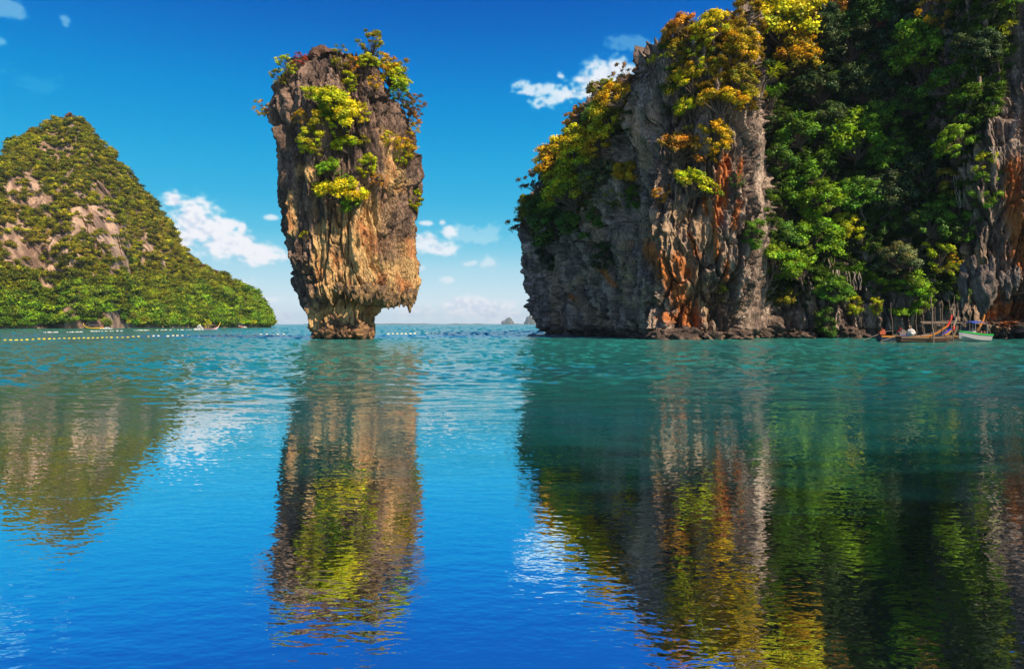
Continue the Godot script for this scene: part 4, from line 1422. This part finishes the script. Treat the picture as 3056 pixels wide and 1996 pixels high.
func far_land(rock: Material) -> void:
	for s in [[1514, 948, 17, 24, 7800.0, "far hazy islet with two round humps on the horizon"], [1583, 938, 19, 32, 7000.0, "far hazy islet like a tooth beside the headland"]]:
		var k: float = s[4] / F
		var root := Node3D.new()
		root.position = P(s[0], HY, s[4]) * Vector3(1, 0, 1)
		put(root, "islet", s[5], "islet")
		var humps := [[-7, 13, 10], [5, 20, 12]] if s[2] == 17 else [[0, 28, 13], [11, 20, 9], [-9, 12, 9]]
		for h in humps:
			var o := part(root, "hump", lump(Vector3(h[2] * k, h[1] * k, h[2] * k * 1.4), int(h[1]), 30, 20, -0.2, 0.3, Color(0.09, 0.11, 0.05), Color(0.3, 0.26, 0.2)), rock)
			o.position = Vector3(h[0] * k, 0, h[0] * 1.5)
	var b := MB.new()
	var d := 8500.0
	for i in 70:
		var x0 := lerpf(900.0, 2000.0, i / 70.0)
		var x1 := lerpf(900.0, 2000.0, (i + 1) / 70.0)
		var h0 := (2.6 + 2.4 * n_big.get_noise_1d(i * 0.21)) / F * d
		var h1 := (2.6 + 2.4 * n_big.get_noise_1d((i + 1) * 0.21)) / F * d
		b.quad(P(x0, HY, d) * Vector3(1, 0, 1) + Vector3(0, -1, 0), P(x1, HY, d) * Vector3(1, 0, 1) + Vector3(0, -1, 0), P(x1, HY, d) * Vector3(1, 0, 1) + Vector3(0, h1, -150), P(x0, HY, d) * Vector3(1, 0, 1) + Vector3(0, h0, -150))
		b.quad(P(x0, HY, d) * Vector3(1, 0, 1) + Vector3(0, h0, -150), P(x1, HY, d) * Vector3(1, 0, 1) + Vector3(0, h1, -150), P(x1, HY, d + 500.0) * Vector3(1, 0, 1) + Vector3(0, -1, 0), P(x0, HY, d + 500.0) * Vector3(1, 0, 1) + Vector3(0, -1, 0))
	put(solo(b.mesh(), paint(0.07, 0.1, 0.05, 0.9)), "coast", "low hazy strip of land along the horizon", "", "", "structure")


func boats() -> void:
	# moored under the cliff on the right; colours lowered to carry its shade
	var m := func(x: float, y: float, d: float) -> Vector3:      # measured on an enlargement of that corner
		return P(2520.0 + x * 0.2252, 860.0 + y * 0.2252, d)
	var flat := Vector3(1, 0, 1)
	longtail("dark blue longtail boat with orange stripe and tall red prow, moored under the cliff", m.call(930, 660, 86.0) * flat, 0.16, 9.4, Color(0.015, 0.025, 0.06), Color(0.36, 0.14, 0.012), Color(0.6, 0.025, 0.012), {"engine": Color(0.28, 0.06, 0.025), "rise": 1.5})
	longtail("brown wooden longtail boat moored in front, beside the white speedboat", m.call(1090, 680, 80.0) * flat, 0.1, 6.6, Color(0.06, 0.033, 0.022), Color(0.13, 0.085, 0.055), Color(0.13, 0.09, 0.06), {"rise": 0.25, "engine": Color(0.12, 0.1, 0.1)})
	longtail("long boat with a bright blue cover and a grey prow behind the orange striped one", m.call(1080, 600, 88.5) * flat, 0.13, 7.6, Color(0.3, 0.16, 0.04), Color(0.02, 0.03, 0.4), Color(0.25, 0.22, 0.2), {"engine": Color(0.4, 0.03, 0.03), "rise": 1.2})
	longtail("boat hidden behind the speedboat, only its orange prow rising above the canopy", m.call(1560, 600, 89.5) * flat, 0.2, 6.0, Color(0.06, 0.04, 0.03), Color(0.2, 0.1, 0.03), Color(0.42, 0.15, 0.025), {"rise": 1.6})
	speedboat("white speedboat with green rim and blue canopy, rightmost of the moored boats", m.call(1700, 660, 83.0) * flat, PI + 0.5, 5.2, true)
	var b := MB.new()
	var o := solo(lump(Vector3(0.36, 0.42, 0.3), 12, 18, 14, -0.25, 0.35, Color(0.4, 0.41, 0.44), Color(0.5, 0.5, 0.52)), paint(1, 1, 1, 0.7))
	o.position = m.call(890, 585, 84.4)
	put(o, "sack", "white sack heap on the stern of the moored boats", "sack")
	b = MB.new()
	b.tube([Vector3(0, -0.2, 0), Vector3(0, 0.0, 0), Vector3(0, 0.25, 0), Vector3(0, 0.42, 0)], [0.05, 0.17, 0.17, 0.06], 8)
	o = solo(b.mesh(), paint(0.7, 0.08, 0.04, 0.5))
	o.position = m.call(1456, 545, 81.5)
	put(o, "float", "red and white float hanging at the speedboat's bow", "float")
	var n := 0
	for s in [[615, 185, 665, 700, 86, "leaning stake left of the moored boats, the tallest on that side"], [955, 320, 965, 680, 87, "upright stake behind the white sack heap"], [1020, 390, 1080, 660, 88, "short stake leaning right behind the blue cover"], [1040, 305, 1085, 660, 88.5, "thin stake close to the short leaning one"],
			[1155, 105, 1190, 720, 79, "thickest stake, standing in front of the brown boat"], [1180, 300, 1205, 640, 86, "thin stake just right of the thickest one"], [1205, 250, 1225, 640, 86.5, "second thin stake right of the thickest one"], [1270, 265, 1325, 650, 86.5, "stake leaning right in front of the grey prow"],
			[1300, 160, 1322, 640, 90, "tall dark stake behind the grey prow"], [1322, 425, 1345, 640, 87.5, "shortest stake, beside the rail"], [1395, 155, 1455, 705, 79.5, "tall stake at the speedboat's bow"], [1465, 95, 1470, 640, 91, "farthest tall stake left of the red prow"], [1655, 125, 1680, 640, 91, "tall stake behind the speedboat's canopy"], [1935, 470, 1945, 690, 84, "stake at the speedboat's stern"]]:
		var top: Vector3 = m.call(s[0], s[1], s[4] - 0.4)
		var foot: Vector3 = m.call(s[2], s[3], s[4])
		foot.y = -0.6
		b = MB.new()
		var pts := []
		var rad := []
		var r := 0.085 if s[5].begins_with("thickest") else 0.05
		for i in 8:
			pts.append(Vector3.ZERO.lerp(top - foot, i / 7.0) + Vector3(sin(i * 2.1 + n) * 0.04, 0, cos(i * 1.7 + n) * 0.04))
			rad.append(r * (1.0 - 0.35 * i / 7.0))
		b.tube(pts, rad, 7)
		o = solo(b.mesh(), paint(0.16, 0.12, 0.095, 0.9))
		o.position = foot
		put(o, "stake", "wooden mooring stake, " + s[5], "stake", "mooring stakes")
		n += 1
	for s in [[1010, 448, 1500, 436, "upper"], [1040, 466, 1700, 452, "lower"]]:
		var a: Vector3 = m.call(s[0], s[1], 88.0)
		var e: Vector3 = m.call(s[2], s[3], 88.5)
		b = MB.new()
		b.tube([Vector3.ZERO, (e - a) * 0.5 + Vector3(0, -0.05, 0), e - a], [0.05, 0.06, 0.045], 6)
		o = solo(b.mesh(), paint(0.22, 0.18, 0.15, 0.9))
		o.position = a
		put(o, "pole", "%s of two horizontal poles lashed across the mooring stakes" % s[4], "pole")
	# under way in the bay
	longtail("yellow longtail boat under way close to the left hill's pale rock", P(278, 981.6, 312.0) * flat, PI, 8.4, Color(0.6, 0.42, 0.03), Color(0.65, 0.45, 0.05), Color(0.6, 0.4, 0.05), {"roof": true, "roofc": Color(0.08, 0.06, 0.1), "rise": 1.0})
	longtail("white longtail boat with dark canopy and yellow prow heading right in the bay", P(632, 984.3, 262.0) * flat, 0.0, 5.2, Color(0.6, 0.5, 0.55), Color(0.25, 0.04, 0.08), Color(0.75, 0.5, 0.05), {"roof": true, "beam": 0.8, "rise": 1.2, "engine": Color(0.5, 0.35, 0.05)})
	speedboat("small red speedboat far away at the foot of the left hill", P(716, 974.5, 440.0) * flat, PI, 3.2, false)
	spray("fan of white spray behind the white longtail boat", P(606, 984.3, 262.0) * flat, Vector3(3.2, 2.0, 0.7), 31)
	spray("white spray behind the yellow longtail boat", P(306, 981.5, 312.0) * flat + Vector3(4, 0, 0), Vector3(5.0, 0.8, 0.8), 32)
	spray("white spray behind the small red speedboat", P(728, 974.6, 440.0) * flat + Vector3(1.5, 0, 0), Vector3(3.0, 0.7, 0.7), 33)
	rng.seed = 77
	wake("thin white wake trailing left behind the white longtail boat", P(460, 986.5, 235.0) * flat, P(600, 984.6, 258.0) * flat, 0.5)
	wake("broken white wake in front of the left hill's pale rock", P(262, 990, 196.0) * flat, P(356, 988.8, 206.0) * flat, 0.5)
	wake("faint white wake far left in the bay", P(128, 993.4, 168.0) * flat, P(240, 992.0, 178.0) * flat, 0.5)
	wake("white wake trailing right of the yellow longtail boat", P(400, 987.0, 226.0) * flat, P(440, 986.6, 229.0) * flat, 0.4)
	speedboat("tiny white boat far out on the horizon right of the pillar", P(1222, 968.0, 900.0) * flat, PI, 3.0, true)
	# the line of floats across the bay
	var yellow := paint(0.72, 0.58, 0.05, 0.4)
	var pale := paint(0.75, 0.72, 0.55, 0.4)
	b = MB.new()
	b.tube([Vector3(-0.2, 0, 0), Vector3(-0.15, 0, 0), Vector3(-0.06, 0, 0), Vector3(0.06, 0, 0), Vector3(0.15, 0, 0), Vector3(0.2, 0, 0)], [0.02, 0.07, 0.10, 0.10, 0.07, 0.02], 10)
	var ball := b.mesh()
	var spots := []
	for s in [[70, 447], [157, 447], [243, 447], [327, 447], [408, 441], [502, 436], [594, 428], [672, 427], [755, 427], [827, 428], [907, 424], [985, 418], [1060, 418], [1137, 418], [1211, 416], [1286, 413], [1355, 415], [1427, 413], [1500, 413], [1572, 406], [1642, 404], [1713, 404], [1804, 405], [1886, 405], [1968, 402], [2050, 391], [2131, 389], [2285, 389], [2365, 381]]:
		spots.append([s[0] * 0.1933, 930.0 + s[1] * 0.1933, 0])
	for s in [[97, 418], [180, 417], [340, 420], [428, 412], [503, 411], [585, 411], [687, 407], [792, 411], [895, 410], [1002, 412], [1108, 405], [1212, 401], [1316, 396], [1416, 398], [1820, 399], [1917, 390], [2017, 390], [2108, 393], [2202, 392], [2301, 388]]:
		spots.append([440.0 + s[0] * 0.1765, 930.0 + s[1] * 0.1765, 1])
	for s in [[165, 500], [222, 497], [278, 495], [334, 497], [386, 498], [445, 495], [502, 492], [655, 490], [706, 492], [758, 490], [810, 490]]:
		spots.append([1120.0 + s[0] * 0.2353, 880.0 + s[1] * 0.2353, 2])
	var counts := [0, 0, 0]
	for s in spots:
		var d: float = EYE * F / (s[1] - HY)
		o = solo(ball, yellow if s[2] == 0 else pale)
		o.position = P(s[0], s[1], d) * flat + Vector3(0, 0.06, 0)
		o.rotation.y = rng.randf_range(-0.3, 0.3)
		var k := 1.0 if s[2] == 0 else (1.15 if s[2] == 1 else 1.35)
		o.scale = Vector3(k, k, k)
		put(o, "buoy", nth(counts[s[2]]) + [" yellow float from the left in the row across the bay", " pale float in the part of the row left of the pillar", " whitish float right of the pillar, counted from the pillar"][s[2]], "buoy", "floats strung across the bay")
		counts[s[2]] += 1
